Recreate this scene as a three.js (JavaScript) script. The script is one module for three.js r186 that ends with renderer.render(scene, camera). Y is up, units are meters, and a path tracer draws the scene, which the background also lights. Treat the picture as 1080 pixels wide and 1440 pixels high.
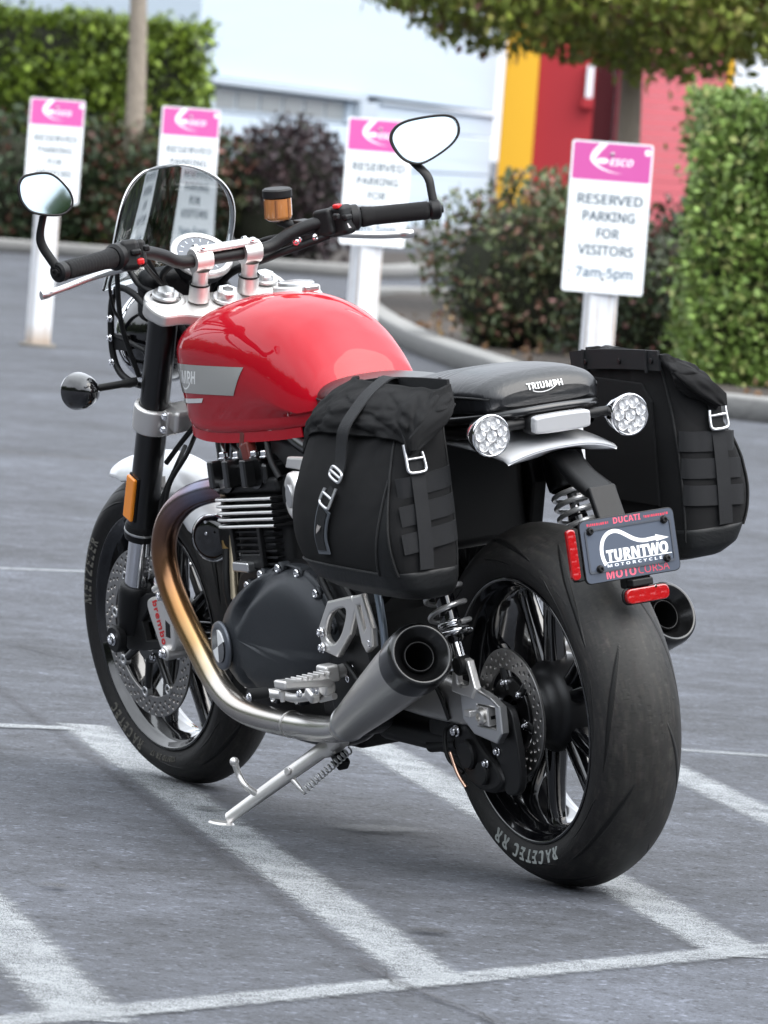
import * as THREE from 'three';
import { mergeGeometries } from 'three/addons/utils/BufferGeometryUtils.js';
import { RoundedBoxGeometry } from 'three/addons/geometries/RoundedBoxGeometry.js';
import { FontLoader } from 'three/addons/loaders/FontLoader.js';
import { TextGeometry } from 'three/addons/geometries/TextGeometry.js';
import { ImprovedNoise } from 'three/addons/math/ImprovedNoise.js';

// ------------------------------------------------------------------ camera, sky, sun, exposure
const scene = new THREE.Scene();
const camera = new THREE.PerspectiveCamera(8.902, 3 / 4, 0.1, 2000);
camera.position.set(-9.56968, 1.22542, -5.66791);
camera.rotation.set(-0.0554130, -2.0722472, 0.0769669, 'YXZ');
camera.focus = 11.15;
camera.userData.fStop = 16;
camera.updateMatrixWorld();
const renderer = new THREE.WebGLRenderer({ antialias: true });
renderer.setSize(768, 1024);
renderer.toneMapping = THREE.LinearToneMapping;
renderer.toneMappingExposure = 3.0;
renderer.shadowMap.enabled = true;
const SUN = new THREE.Vector3(-0.6, 0.9, 0.36).normalize();

const noise3 = new ImprovedNoise();
const N3 = (x, y, z) => noise3.noise(x, y, z);
function fbm(x, y, z, o = 4) { let a = 0, s = 0.5, f = 1; for (let i = 0; i < o; i++) { a += s * N3(x * f, y * f, z * f); f *= 2.03; s *= 0.5; } return a; }
function rng(seed) { let s = seed >>> 0; return () => { s = (s + 0x6D2B79F5) | 0; let t = Math.imul(s ^ (s >>> 15), 1 | s); t = (t + Math.imul(t ^ (t >>> 7), 61 | t)) ^ t; return ((t ^ (t >>> 14)) >>> 0) / 4294967296; }; }
const sst = (a, b, x) => { const t = Math.min(1, Math.max(0, (x - a) / (b - a))); return t * t * (3 - 2 * t); };
const mixf = (a, b, t) => a + (b - a) * t;

{ // bright hazy overcast: pale, a little brighter round the veiled sun and overhead
  const w = 512, h = 256, d = new Float32Array(w * h * 4);
  for (let j = 0; j < h; j++) for (let i = 0; i < w; i++) {
    const el = ((j + 0.5) / h - 0.5) * Math.PI, az = ((i + 0.5) / w - 0.5) * 2 * Math.PI;
    const x = Math.cos(el) * Math.cos(az), y = Math.sin(el), z = Math.cos(el) * Math.sin(az);
    const up = Math.max(0, y), s = Math.max(0, x * SUN.x + y * SUN.y + z * SUN.z);
    const c = fbm(x * 2.2 + 3, y * 4, z * 2.2, 5);
    const b = (0.46 + 0.42 * up) * (1 + 0.4 * c) + 1.15 * Math.pow(s, 3.2);
    const k = (j * w + i) * 4;
    d[k] = b * 0.93; d[k + 1] = b * 0.985; d[k + 2] = b * (1.09 - 0.05 * up); d[k + 3] = 1;
  }
  const t = new THREE.DataTexture(d, w, h, THREE.RGBAFormat, THREE.FloatType);
  t.mapping = THREE.EquirectangularReflectionMapping; t.magFilter = t.minFilter = THREE.LinearFilter; t.needsUpdate = true;
  scene.background = t; scene.environment = t;
}
const sun = new THREE.DirectionalLight(0xfff0dc, 0.65);
sun.position.copy(SUN).multiplyScalar(30); sun.castShadow = true; sun.shadow.radius = 95;
sun.shadow.mapSize.set(2048, 2048);
Object.assign(sun.shadow.camera, { left: -6, right: 6, top: 6, bottom: -6, near: 1, far: 80 });
scene.add(sun);

// ------------------------------------------------------------------ helpers
const used = {};
function numbered(n) { const k = (used[n] = (used[n] ?? -1) + 1); return k ? `${n}_${String(k).padStart(3, '0')}` : n; }
const V = (x, y, z) => new THREE.Vector3(x, y, z);
const v3 = (p) => Array.isArray(p) ? V(...p) : p;
function clean(g) {
  g = g.index ? g.toNonIndexed() : g;
  for (const k of Object.keys(g.attributes)) if (!['position', 'normal', 'uv', 'color'].includes(k)) g.deleteAttribute(k);
  if (!g.attributes.uv) g.setAttribute('uv', new THREE.BufferAttribute(new Float32Array(g.attributes.position.count * 2), 2));
  g.morphAttributes = {}; g.groups = [];
  return g;
}
let XF = null;                                                      // matrix baked into the geometry of the steered parts
function mesh(name, mat, geos, parent) {
  geos = geos.flat(Infinity).map(clean);
  const col = geos.some((g) => g.attributes.color);
  if (!col) geos.forEach((g) => g.deleteAttribute('color'));
  const g = geos.length > 1 ? mergeGeometries(geos) : geos[0];
  if (XF) g.applyMatrix4(XF);
  const m = new THREE.Mesh(g, mat); m.name = parent === scene ? numbered(name) : name; m.castShadow = m.receiveShadow = true;
  if (parent) parent.add(m);
  return m;
}
function grp(name, parent) { const o = new THREE.Group(); o.name = name; parent.add(o); return o; }
function thing(name, label, category, pos = [0, 0, 0], group) {
  const o = new THREE.Group(); o.name = numbered(name); o.position.set(...pos); o.userData = { label, category };
  if (group) o.userData.group = group;
  scene.add(o); return o;
}
function struct(m) { m.userData.kind = 'structure'; return m; }
const QY = V(0, 1, 0);
function along(g, a, dir) { g.applyQuaternion(new THREE.Quaternion().setFromUnitVectors(QY, v3(dir).clone().normalize())); g.translate(...v3(a).toArray()); return g; }
function rod(a, b, r, r2 = r, seg = 18) { a = v3(a); b = v3(b); const d = b.clone().sub(a); const g = new THREE.CylinderGeometry(r2, r, d.length(), seg); g.translate(0, d.length() / 2, 0); return along(g, a, d); }
function rev(prof, at, dir, seg = 40) { return along(new THREE.LatheGeometry(prof.map((p) => new THREE.Vector2(Math.max(p[0], 1e-4), p[1])), seg), at, dir); }
// a turned disc or cylinder with chamfered rims
function puck(at, dir, r, h, c = Math.min(r, h) * 0.18, seg = 28) { return rev([[0, 0], [r - c, 0], [r, c], [r, h - c], [r - c, h], [0, h]].flatMap((p, i, A) => (i && i < A.length - 1 ? [p, p] : [p])), at, dir, seg); }
function tube(pts, r, n = 40, seg = 10, closed = false) { return new THREE.TubeGeometry(new THREE.CatmullRomCurve3(pts.map(v3), closed, 'centripetal'), n, r, seg, closed); }
function box(w, h, d, p, rot = [0, 0, 0], r = Math.min(w, h, d) * 0.2) { const g = new RoundedBoxGeometry(w, h, d, 2, r); g.applyMatrix4(new THREE.Matrix4().makeRotationFromEuler(new THREE.Euler(...rot))); g.translate(...p); return g; }
function outline(pts, round = false) {
  if (!round) return new THREE.Shape(pts.map((p) => new THREE.Vector2(...p)));
  const c = new THREE.CatmullRomCurve3(pts.map((p) => V(p[0], p[1], 0)), true, 'catmullrom', 0.5);
  return new THREE.Shape(c.getPoints(pts.length * 8).slice(0, -1).map((p) => new THREE.Vector2(p.x, p.y)));
}
function plate(pts, z0, z1, bev = 0.002, { round = false, holes = [], roundHoles = true } = {}) {
  const s = pts instanceof THREE.Shape ? pts : outline(pts, round);
  for (const h of holes) s.holes.push(h instanceof THREE.Path ? h : new THREE.Path(outline(h, roundHoles).getPoints()));
  const g = new THREE.ExtrudeGeometry(s, { depth: z1 - z0 - 2 * bev, bevelThickness: bev, bevelSize: bev, bevelOffset: -bev, bevelSegments: 2, curveSegments: 20 });
  g.translate(0, 0, z0 + bev); return g;
}
function circlePath(x, y, r) { const p = new THREE.Path(); p.absarc(x, y, r, 0, Math.PI * 2, true); return p; }
function annulus(cx, cy, r0, r1, z0, z1, bev = 0.0008, holes = []) {
  const s = new THREE.Shape(); s.absarc(cx, cy, r1, 0, Math.PI * 2, false); s.holes.push(circlePath(cx, cy, r0), ...holes);
  const g = new THREE.ExtrudeGeometry(s, { depth: z1 - z0 - 2 * bev, bevelThickness: bev, bevelSize: bev, bevelOffset: -bev, bevelSegments: 1, curveSegments: 48 });
  g.translate(0, 0, z0 + bev); return g;
}
// rings: arrays of [x, y, z] of one length
function loft(rings, { closed = true, caps = true, flip = false } = {}) {
  const n = rings[0].length, m = rings.length, pos = [], uv = [], idx = [], w = closed ? n + 1 : n;
  if (closed) { // outward faces, whichever way the rings run
    let vol = 0; const c = rings[0][0], t = (a, b, d) => { const [ax, ay, az] = [0, 1, 2].map((k) => a[k] - c[k]), [bx, by, bz] = [0, 1, 2].map((k) => b[k] - c[k]), [dx, dy, dz] = [0, 1, 2].map((k) => d[k] - c[k]); return ax * (by * dz - bz * dy) + ay * (bz * dx - bx * dz) + az * (bx * dy - by * dx); };
    for (let j = 0; j < m - 1; j++) for (let i = 0; i < n; i++) { const a = rings[j][i], b = rings[j][(i + 1) % n], d = rings[j + 1][i], e = rings[j + 1][(i + 1) % n]; vol += t(a, b, d) + t(b, e, d); }
    for (const e of [0, m - 1]) { const q = [0, 1, 2].map((k) => rings[e].reduce((x, p) => x + p[k], 0) / n); for (let i = 0; i < n; i++) vol += (e ? 1 : -1) * t(q, rings[e][i], rings[e][(i + 1) % n]); }
    flip = vol < 0;
  }
  for (let j = 0, vv = 0; j < m; j++) {
    if (j) vv += Math.hypot(...rings[j][0].map((c, k) => c - rings[j - 1][0][k]));
    for (let i = 0, u = 0; i < w; i++) {
      const p = rings[j][i % n];
      if (i) u += Math.hypot(...p.map((c, k) => c - rings[j][i - 1][k]));
      pos.push(...p); uv.push(u, vv);
    }
  }
  for (let j = 0; j < m - 1; j++) for (let i = 0; i < w - 1; i++) { const a = j * w + i, b = a + 1, c = a + w, d = c + 1; flip ? idx.push(a, c, b, b, c, d) : idx.push(a, b, c, b, d, c); }
  const g = new THREE.BufferGeometry();
  g.setAttribute('position', new THREE.Float32BufferAttribute(pos, 3)); g.setAttribute('uv', new THREE.Float32BufferAttribute(uv, 2)); g.setIndex(idx); g.computeVertexNormals();
  if (closed) { // weld normals over the seam
    const nn = g.attributes.normal;
    for (let j = 0; j < m; j++) { const a = j * w, b = a + n, s = V(nn.getX(a) + nn.getX(b), nn.getY(a) + nn.getY(b), nn.getZ(a) + nn.getZ(b)).normalize(); nn.setXYZ(a, s.x, s.y, s.z); nn.setXYZ(b, s.x, s.y, s.z); }
  }
  const out = [g];
  if (caps && closed) for (const e of [0, m - 1]) {
    const c = [0, 1, 2].map((k) => rings[e].reduce((s, p) => s + p[k], 0) / n), cp = [...c], cu = [0, 0], ci = [];
    rings[e].forEach((p) => { cp.push(...p); cu.push(p[0], p[1]); });
    for (let i = 0; i < n; i++) { const a = 1 + i, b = 1 + ((i + 1) % n); (e === 0) !== flip ? ci.push(0, b, a) : ci.push(0, a, b); }
    const q = new THREE.BufferGeometry(); q.setAttribute('position', new THREE.Float32BufferAttribute(cp, 3)); q.setAttribute('uv', new THREE.Float32BufferAttribute(cu, 2)); q.setIndex(ci); q.computeVertexNormals(); out.push(q);
  }
  return out;
}
// flat band that follows points; wv is the direction of its width
function ribbon(pts, wv, w, th, n = 40) {
  const c = new THREE.CatmullRomCurve3(pts.map(v3), false, 'centripetal'), P = c.getSpacedPoints(n); wv = v3(wv).normalize();
  return loft(P.map((p, i) => {
    const t = P[Math.min(n, i + 1)].clone().sub(P[Math.max(0, i - 1)]).normalize(), a = wv.clone().addScaledVector(t, -wv.dot(t)).normalize(), nn = t.clone().cross(a).normalize();
    return [[-1, -1], [1, -1], [1, 1], [-1, 1]].map(([s, q]) => p.clone().addScaledVector(a, s * w / 2).addScaledVector(nn, q * th / 2).toArray());
  })).map((g) => { g = g.toNonIndexed(); g.computeVertexNormals(); return g; });
}
function bolt(at, dir, r = 0.006, h = 0.005) {
  const d = v3(dir).clone().normalize();
  return [puck(at, d, r * 1.25, h * 0.35, h * 0.1, 16), rev([[r, 0], [r, h * 0.8], [r * 0.8, h], [r * 0.5, h], [r * 0.45, h * 0.55], [0, h * 0.55]].flatMap((p) => [p, p]), v3(at).clone().addScaledVector(d, h * 0.3), d, 6)];
}
function mirrorZ(g) { // mirrored copy with the faces turned right way out again
  g = clean(g.clone()); g.scale(1, 1, -1);
  for (const k of Object.keys(g.attributes)) { const a = g.attributes[k], s = a.itemSize, A = a.array; for (let i = 0; i < a.count; i += 3) for (let c = 0; c < s; c++) { const t = A[(i + 1) * s + c]; A[(i + 1) * s + c] = A[(i + 2) * s + c]; A[(i + 2) * s + c] = t; } }
  return g;
}
const both = (geos) => { const a = [geos].flat(Infinity).map(clean); return [...a, ...a.map(mirrorZ)]; };
// value between the rows of a table [key, a, b, ...]
function row(T, k) {
  let i = 0; while (i < T.length - 2 && (T[i + 1][0] - k) * Math.sign(T[T.length - 1][0] - T[0][0]) < 0) i++;
  const t = Math.min(1, Math.max(0, (k - T[i][0]) / (T[i + 1][0] - T[i][0])));
  const p0 = T[Math.max(0, i - 1)], p1 = T[i], p2 = T[i + 1], p3 = T[Math.min(T.length - 1, i + 2)];
  return p1.slice(1).map((_, q) => { const a = p0[q + 1], b = p1[q + 1], c = p2[q + 1], d = p3[q + 1]; return b + 0.5 * t * (c - a + t * (2 * a - 5 * b + 4 * c - d + t * (3 * (b - c) + d - a))); });
}
const bold = await new FontLoader().loadAsync('fonts/droid/droid_sans_bold.typeface.json');
function canvas(w, h) { const c = document.createElement('canvas'); c.width = w; c.height = h; return [c, c.getContext('2d')]; }
function ctex(c, srgb = true) { const t = new THREE.CanvasTexture(c); if (srgb) t.colorSpace = THREE.SRGBColorSpace; t.anisotropy = 8; return t; }
function dtex(w, h, f, srgb = false) {
  const d = new Uint8Array(w * h * 4);
  for (let j = 0; j < h; j++) for (let i = 0; i < w; i++) { const c = f(i, j), k = (j * w + i) * 4; d[k] = c[0]; d[k + 1] = c[1]; d[k + 2] = c[2]; d[k + 3] = 255; }
  const t = new THREE.DataTexture(d, w, h); t.magFilter = THREE.LinearFilter; t.minFilter = THREE.LinearMipmapLinearFilter; t.generateMipmaps = true; t.wrapS = t.wrapT = THREE.RepeatWrapping;
  if (srgb) t.colorSpace = THREE.SRGBColorSpace; t.needsUpdate = true; return t;
}
const tiled = (t, x, y = x) => { const c = t.clone(); c.repeat.set(x, y); c.wrapS = c.wrapT = THREE.RepeatWrapping; c.needsUpdate = true; return c; };
const lin = (r, g, b) => new THREE.Color().setRGB(r, g, b);

// ------------------------------------------------------------------ materials
const weave = (() => { const r = rng(5), n = 128; return dtex(n, n, (i, j) => { const a = ((i >> 2) + (j >> 2)) & 1 ? Math.sin((i % 4) / 4 * Math.PI) : Math.sin((j % 4) / 4 * Math.PI); const q = 90 + 110 * a + 50 * r(); return [q, q, q]; }); })();
const grime = (() => { const n = 256; return dtex(n, n, (i, j) => { const a = i / n * 6.2832, b = j / n * 6.2832, q = 150 + 140 * fbm(Math.cos(a) * 1.4 + 4, Math.sin(a) * 1.4 + Math.cos(b) * 1.4, Math.sin(b) * 1.4, 5); const c = Math.max(30, Math.min(255, q)); return [c, c, c]; }); })();
const fine = (() => { const r = rng(9), n = 256; return dtex(n, n, () => { const q = 110 + 140 * r(); return [q, q, q]; }); })();
const std = (o) => new THREE.MeshStandardMaterial(o), phy = (o) => new THREE.MeshPhysicalMaterial(o);
const M = {
  red: phy({ color: lin(0.37, 0.0002, 0.009), metalness: 0.0, roughness: 0.6, specularIntensity: 0.1, clearcoat: 0.75, clearcoatRoughness: 0.02 }),
  black: phy({ color: lin(0.003, 0.003, 0.0033), roughness: 0.3, clearcoat: 0.4, clearcoatRoughness: 0.15 }),
  gloss: phy({ color: lin(0.003, 0.003, 0.004), roughness: 0.12, clearcoat: 1, clearcoatRoughness: 0.04 }),
  satin: phy({ color: lin(0.005, 0.005, 0.0055), roughness: 0.45, specularIntensity: 0.6, bumpMap: tiled(fine, 6), bumpScale: 0.0002 }),
  cover: std({ color: lin(0.026, 0.029, 0.034), metalness: 0.35, roughness: 0.46, bumpMap: tiled(fine, 9), bumpScale: 0.0005 }),
  plastic: phy({ color: lin(0.006, 0.006, 0.0065), roughness: 0.5, specularIntensity: 0.6 }),
  cast: std({ color: lin(0.74, 0.72, 0.7), metalness: 0.78, roughness: 0.36, bumpMap: tiled(fine, 6), bumpScale: 0.00015 }),
  alu: std({ color: lin(0.62, 0.62, 0.62), metalness: 0.95, roughness: 0.3 }),
  chrome: std({ color: lin(0.85, 0.85, 0.87), metalness: 1, roughness: 0.07 }),
  steel: phy({ color: lin(0.66, 0.64, 0.61), metalness: 1, roughness: 0.33, bumpMap: tiled(fine, 1, 40), bumpScale: 0.00012, anisotropy: 0.5 }),
  pipe: std({ color: 0xffffff, metalness: 1, roughness: 0.27, vertexColors: true, roughnessMap: null }),
  silverPaint: phy({ color: lin(0.68, 0.69, 0.71), metalness: 0.2, roughness: 0.36, clearcoat: 0.8, clearcoatRoughness: 0.08 }),
  rubber: std({ color: lin(0.008, 0.008, 0.008), roughness: 0.72 }),
  grip: phy({ color: lin(0.006, 0.006, 0.0065), roughness: 0.62, specularIntensity: 0.5, bumpMap: tiled(weave, 30, 12), bumpScale: 0.0008 }),
  disc: std({ color: lin(0.36, 0.35, 0.34), metalness: 1, roughness: 0.34 }),
  seat: std({ color: lin(0.008, 0.0085, 0.01), roughness: 0.31, bumpMap: tiled(grime, 12), bumpScale: 0.0008 }),
  fabric: phy({ color: lin(0.0125, 0.0125, 0.013), specularIntensity: 0.35, roughness: 0.9, bumpMap: tiled(weave, 28), bumpScale: 0.0011 }),
  leather: phy({ color: lin(0.007, 0.0075, 0.008), specularIntensity: 0.7, roughness: 0.5, bumpMap: tiled(grime, 16), bumpScale: 0.0006 }),
  web: phy({ color: lin(0.014, 0.0145, 0.016), specularIntensity: 0.5, roughness: 0.7, bumpMap: tiled(weave, 60), bumpScale: 0.0005 }),
  buckle: std({ color: lin(0.7, 0.7, 0.71), metalness: 0.9, roughness: 0.28 }),
  amber: phy({ color: lin(0.9, 0.28, 0.02), roughness: 0.15, clearcoat: 0.6 }),
  redLens: phy({ color: lin(0.32, 0.004, 0.006), roughness: 0.18, clearcoat: 1, bumpMap: tiled(weave, 3), bumpScale: 0.001 }),
  redPlastic: std({ color: lin(0.55, 0.01, 0.012), roughness: 0.35 }),
  white: std({ color: lin(0.78, 0.78, 0.78), roughness: 0.5 }),
  lens: phy({ color: lin(0.78, 0.79, 0.8), roughness: 0.12, clearcoat: 1 }),
  mirror: std({ color: lin(0.38, 0.45, 0.48), metalness: 1, roughness: 0.015 }),
  hub: std({ color: lin(0.008, 0.008, 0.009), roughness: 0.42 }),
  spring: std({ color: lin(0.5, 0.5, 0.5), metalness: 0.7, roughness: 0.3 }),
  brown: std({ color: lin(0.13, 0.018, 0.012), roughness: 0.45 }),
  bright: std({ color: lin(0.92, 0.91, 0.89), metalness: 0.5, roughness: 0.35 }),
};

// ------------------------------------------------------------------ the place. G(s, d, h): s metres to the right of the camera's ground axis, d metres along it
const DX = 0.876886, DZ = 0.480698, CX = -9.56968, CZ = -5.66791;
const G = (s, d, h = 0) => V(CX + d * DX - s * DZ, h, CZ + d * DZ + s * DX);
const FACE = Math.atan2(-DX, -DZ);                                  // turns a thing whose front is +z to the camera
{ // asphalt: one sheet to the horizon, fine grid where the photograph looks
  const r = rng(11), n = 1536, low = [];
  for (let q = 0; q < 5; q++) { const m = 6 << q, a = new Float32Array(m * m); for (let i = 0; i < m * m; i++) a[i] = r(); low.push([m, a]); }
  const val = (m, a, x, y) => { const fx = x * m, fy = y * m, i = Math.floor(fx), j = Math.floor(fy), u = fx - i, w = fy - j, c = (p, q) => a[((q % m) * m) + (p % m)]; return mixf(mixf(c(i, j), c(i + 1, j), u), mixf(c(i, j + 1), c(i + 1, j + 1), u), w); };
  const stone = new Float32Array(n * n), tone = new Float32Array(n * n);
  for (let k = 0; k < 52000; k++) { // stones of the wearing course, 3 to 11 mm, each with its own grey
    const x = Math.floor(r() * n), y = Math.floor(r() * n), R = 0.9 + 2.6 * Math.pow(r(), 2), t = (r() - 0.45) * (r() < 0.08 ? 85 : 66), e = 0.6 + 0.8 * r();
    for (let j = -4; j <= 4; j++) for (let i = -4; i <= 4; i++) { const q = Math.hypot(i * e, j / e) / R; if (q < 1) { const p = ((y + j + n) % n) * n + (x + i + n) % n; stone[p] = Math.max(stone[p], 1 - q * q); tone[p] = t; } }
  }
  const B = new Uint8Array(n * n);
  const map = dtex(n, n, (i, j) => {
    let l = 0; low.forEach(([m, a], q) => { l += (val(m, a, i / n, j / n) - 0.5) * [12, 13, 13, 14, 16][q]; });
    const p = j * n + i, c = 62 + l + tone[p] + (r() - 0.5) * 34;
    B[p] = Math.max(0, Math.min(255, 90 + 110 * stone[p] + r() * 50));
    return [c * 0.935, c * 0.972, c * 1.07].map((x) => Math.max(20, Math.min(235, x)));
  }, true);
  const bump = dtex(n, n, (i, j) => { const q = B[j * n + i]; return [q, q, q]; });
  const S = 1 / 2.6; map.repeat.set(S, S); bump.repeat.set(S, S);
  const mat = std({ map, bumpMap: bump, bumpScale: 0.004, roughness: 0.86, vertexColors: true });
  const ss = [], dd = [];
  for (let s = -7; s <= 7.001; s += 0.1) ss.push(s);
  for (let d = 3; d < 14; d += 0.07) dd.push(d); for (let d = 14; d < 75; d += 0.5) dd.push(d);
  ss.unshift(-900, -300, -60, -20); ss.push(20, 60, 300, 900); dd.unshift(-900, -200, -40); dd.push(90, 150, 400, 1200);
  const pos = [], uv = [], col = [], idx = [];
  for (const d of dd) for (const s of ss) {
    const p = G(s, d); pos.push(p.x, 0, p.z); uv.push(p.x, p.z);
    const far = Math.abs(s) > 8 || d < 3 || d > 75;
    let c = far ? 1 : 1 + 0.32 * fbm(p.x * 0.9, 1, p.z * 0.9, 3) + 0.3 * fbm(p.x * 0.16, 7, p.z * 0.16, 3);
    // a brownish oil stain where motorcycles stand
    const o = far ? 0 : 0.42 * Math.exp(-(Math.pow((p.x - 0.75) / 0.5, 2) + Math.pow((p.z - 0.12) / 0.28, 2))) * (0.7 + fbm(p.x * 4, 3, p.z * 4, 3));
    c = Math.min(1.5, Math.max(0.55, c)) * (1 - o);
    col.push(c * (1 + 0.12 * o), c, c * (1 - 0.12 * o));
  }
  const w = ss.length;
  for (let j = 0; j < dd.length - 1; j++) for (let i = 0; i < w - 1; i++) { const a = j * w + i; idx.push(a, a + 1, a + w, a + 1, a + w + 1, a + w); }
  const g = new THREE.BufferGeometry();
  g.setAttribute('position', new THREE.Float32BufferAttribute(pos, 3)); g.setAttribute('uv', new THREE.Float32BufferAttribute(uv, 2)); g.setAttribute('color', new THREE.Float32BufferAttribute(col, 3)); g.setIndex(idx); g.computeVertexNormals();
  struct(mesh('asphalt_ground', mat, [g], scene));
}
{ // worn white paint: flakes off in the stones and along ragged edges
  const r = rng(21), w = 1024, h = 128;
  const make = (wear, seed, edge) => dtex(w, h, (i, j) => {
    const a = i / w * 6.2832, x = Math.cos(a) * 3, y = Math.sin(a) * 3, v = j / h * 1.1; const vv = j / h;
    const e = Math.min(vv, 1 - vv) * 2, big = fbm(x * 0.8 + seed, y * 0.8, v * 1.5, 3), mid = fbm(x * 5 + seed, y * 5, v * 5, 3), fin = r();
    const q = sst(0, edge * 1.6, e + 0.3 * mid + (fin - 0.5) * 0.3 - 0.04) * sst(-0.5, 0.4, big * 0.45 + mid * 0.3 + 0.62 - wear + (fin - 0.5) * 1.0);
    const c = Math.round(255 * Math.max(0, Math.min(1, q))); return [c, c, c];
  });
  const mats = [[0.55, 1, 0.3], [0.55, 9, 0.35], [0.75, 17, 0.5]].map((a) => std({ color: lin(0.37, 0.39, 0.405), roughness: 0.8, alphaMap: make(...a), transparent: true, bumpMap: tiled(fine, 6), bumpScale: 0.002 }));
  const tar = std({ color: lin(0.045, 0.045, 0.05), roughness: 0.75, alphaMap: make(0.75, 31, 0.9), transparent: true });
  const line = (name, x0, z0, x1, z1, wd, mat, y) => {
    const L = Math.hypot(x1 - x0, z1 - z0), tx = (x1 - x0) / L, tz = (z1 - z0) / L, n = Math.max(2, Math.ceil(L / 0.15)), R = [];
    const pos = [], uv = [], idx = [];
    for (let i = 0; i <= n; i++) for (const s of [-1, 1]) { const t = i / n * L, q = s * wd / 2 * (1 + 0.06 * N3(i * 0.7, s * 3, x0)); pos.push(x0 + tx * t - tz * q, y, z0 + tz * t + tx * q); uv.push(t / 2.2 + x0 * 0.37, (s + 1) / 2); }
    for (let i = 0; i < n; i++) { const a = i * 2; idx.push(a, a + 1, a + 2, a + 1, a + 3, a + 2); }
    const g = new THREE.BufferGeometry(); g.setAttribute('position', new THREE.Float32BufferAttribute(pos, 3)); g.setAttribute('uv', new THREE.Float32BufferAttribute(uv, 2)); g.setIndex(idx); g.computeVertexNormals();
    const m = struct(mesh(name, mat, [g], scene)); m.castShadow = false; return m;
  };
  const K = 0.3225, at = (a, x) => [x, a + K * x];
  line('painted_line', ...at(-0.53, 2.46), ...at(-0.53, -1.12), 0.132, mats[0], 0.0016);
  line('painted_line', ...at(0.09, 2.25), ...at(0.09, -0.86), 0.132, mats[0], 0.0016);
  line('painted_line', ...at(-1.165, 0.4), ...at(-1.165, -1.55), 0.145, mats[0], 0.0016);
  line('painted_line', ...at(0.715, 3.4), ...at(0.715, 0.9), 0.125, mats[1], 0.0016);
  line('painted_line', -1.62, -1.92, -0.45, 0.59, 0.108, mats[1], 0.0032);
  line('painted_line', 2.36, 0.19, 2.46, -0.62, 0.1, mats[1], 0.0032);
  line('painted_line', 2.34, 1.46, 2.06, 2.1, 0.1, mats[2], 0.0016);
  line('painted_line', 6.6, 2.35, 6.55, 1.0, 0.07, mats[1], 0.0016);
  line('tar_seam', ...at(-0.615, 4.2), ...at(-0.615, -1.3), 0.05, tar, 0.0016);
  line('tar_seam', -1.0, -0.95, -2.0, -1.1, 0.035, tar, 0.0048);
  line('tar_seam', 14.5, 2.2, 11.5, 5.6, 0.05, std({ color: lin(0.2, 0.15, 0.1), roughness: 0.9, alphaMap: make(0.8, 43, 0.9), transparent: true }), 0.0016);
}
{ // oil drips where engines stand, and hairline cracks
  const r = rng(77), blot = (seed) => dtex(128, 128, (i, j) => { const x = i / 64 - 1, y = j / 64 - 1, q = Math.hypot(x, y) + 0.55 * fbm(x * 2.4 + seed, y * 2.4, 2, 4), c = 235 * sst(0.78, 0.15, q) * (0.65 + 0.5 * fbm(x * 9, y * 9, seed, 3)); return [c, c, c].map((v) => Math.max(0, Math.min(255, v))); });
  [[0.72, 0.02, 0.17, 0.12, 0.8], [0.98, -0.2, 0.06, 0.05, 2], [-0.62, -0.62, 0.07, 0.06, 3], [1.9, -0.55, 0.2, 0.16, 4], [-0.15, -1.05, 0.05, 0.05, 5], [0.3, 1.1, 0.16, 0.13, 6], [3.4, 1.6, 0.3, 0.22, 7], [-1.05, 0.02, 0.06, 0.04, 8]].forEach(([x, z, w, d, seed], i) => { const g = new THREE.PlaneGeometry(w * 2, d * 2); g.rotateX(-Math.PI / 2); g.rotateY(r() * 3); g.translate(x, 0.0062 + i * 0.0004, z); const m = struct(mesh('oil_stain', std({ color: lin(0.022, 0.021, 0.02), roughness: 0.55, alphaMap: blot(seed), transparent: true }), [g], scene)); m.castShadow = false; });
  const crack = std({ color: lin(0.012, 0.012, 0.013), roughness: 0.95 });
  const run = (P, w, seed) => { const c = new THREE.CatmullRomCurve3(P.map(([x, z]) => V(x, 0, z))), n = P.length * 26, pos = [], idx = []; for (let i = 0; i <= n; i++) { const p = c.getPoint(i / n), t = c.getTangent(i / n), k = 0.018 * fbm(i * 0.23, seed, 1, 3), q = w * (0.25 + 0.75 * Math.abs(N3(i * 0.31, seed, 4))) * Math.sin(Math.PI * Math.min(1, 0.06 + 0.94 * i / n)); for (const s of [-1, 1]) pos.push(p.x - t.z * (k + s * q), 0.0058, p.z + t.x * (k + s * q)); } for (let i = 0; i < n; i++) { const a = i * 2; idx.push(a, a + 1, a + 2, a + 1, a + 3, a + 2); } const g = new THREE.BufferGeometry(); g.setAttribute('position', new THREE.Float32BufferAttribute(pos, 3)); g.setIndex(idx); g.computeVertexNormals(); struct(mesh('asphalt_crack', crack, [g], scene)).castShadow = false; };
  run([[-0.98, -0.9], [-1.2, -1.0], [-1.5, -1.02], [-1.9, -1.2]], 0.0035, 1); run([[3.6, -0.2], [2.9, -0.28], [2.45, -0.1], [2.0, -0.2]], 0.004, 2); run([[-0.2, -1.5], [-0.5, -1.2], [-0.62, -0.9], [-0.95, -0.86]], 0.0028, 3); run([[1.7, 1.9], [1.2, 1.6], [0.4, 1.5], [-0.2, 1.1]], 0.003, 4); run([[5.2, 0.4], [4.4, 0.9], [3.6, 1.0], [3.0, 1.5], [2.4, 1.7]], 0.005, 5);
}
const concrete = std({ color: lin(0.2, 0.198, 0.19), roughness: 0.9, bumpMap: tiled(grime, 1.5), bumpScale: 0.01 });
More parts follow.
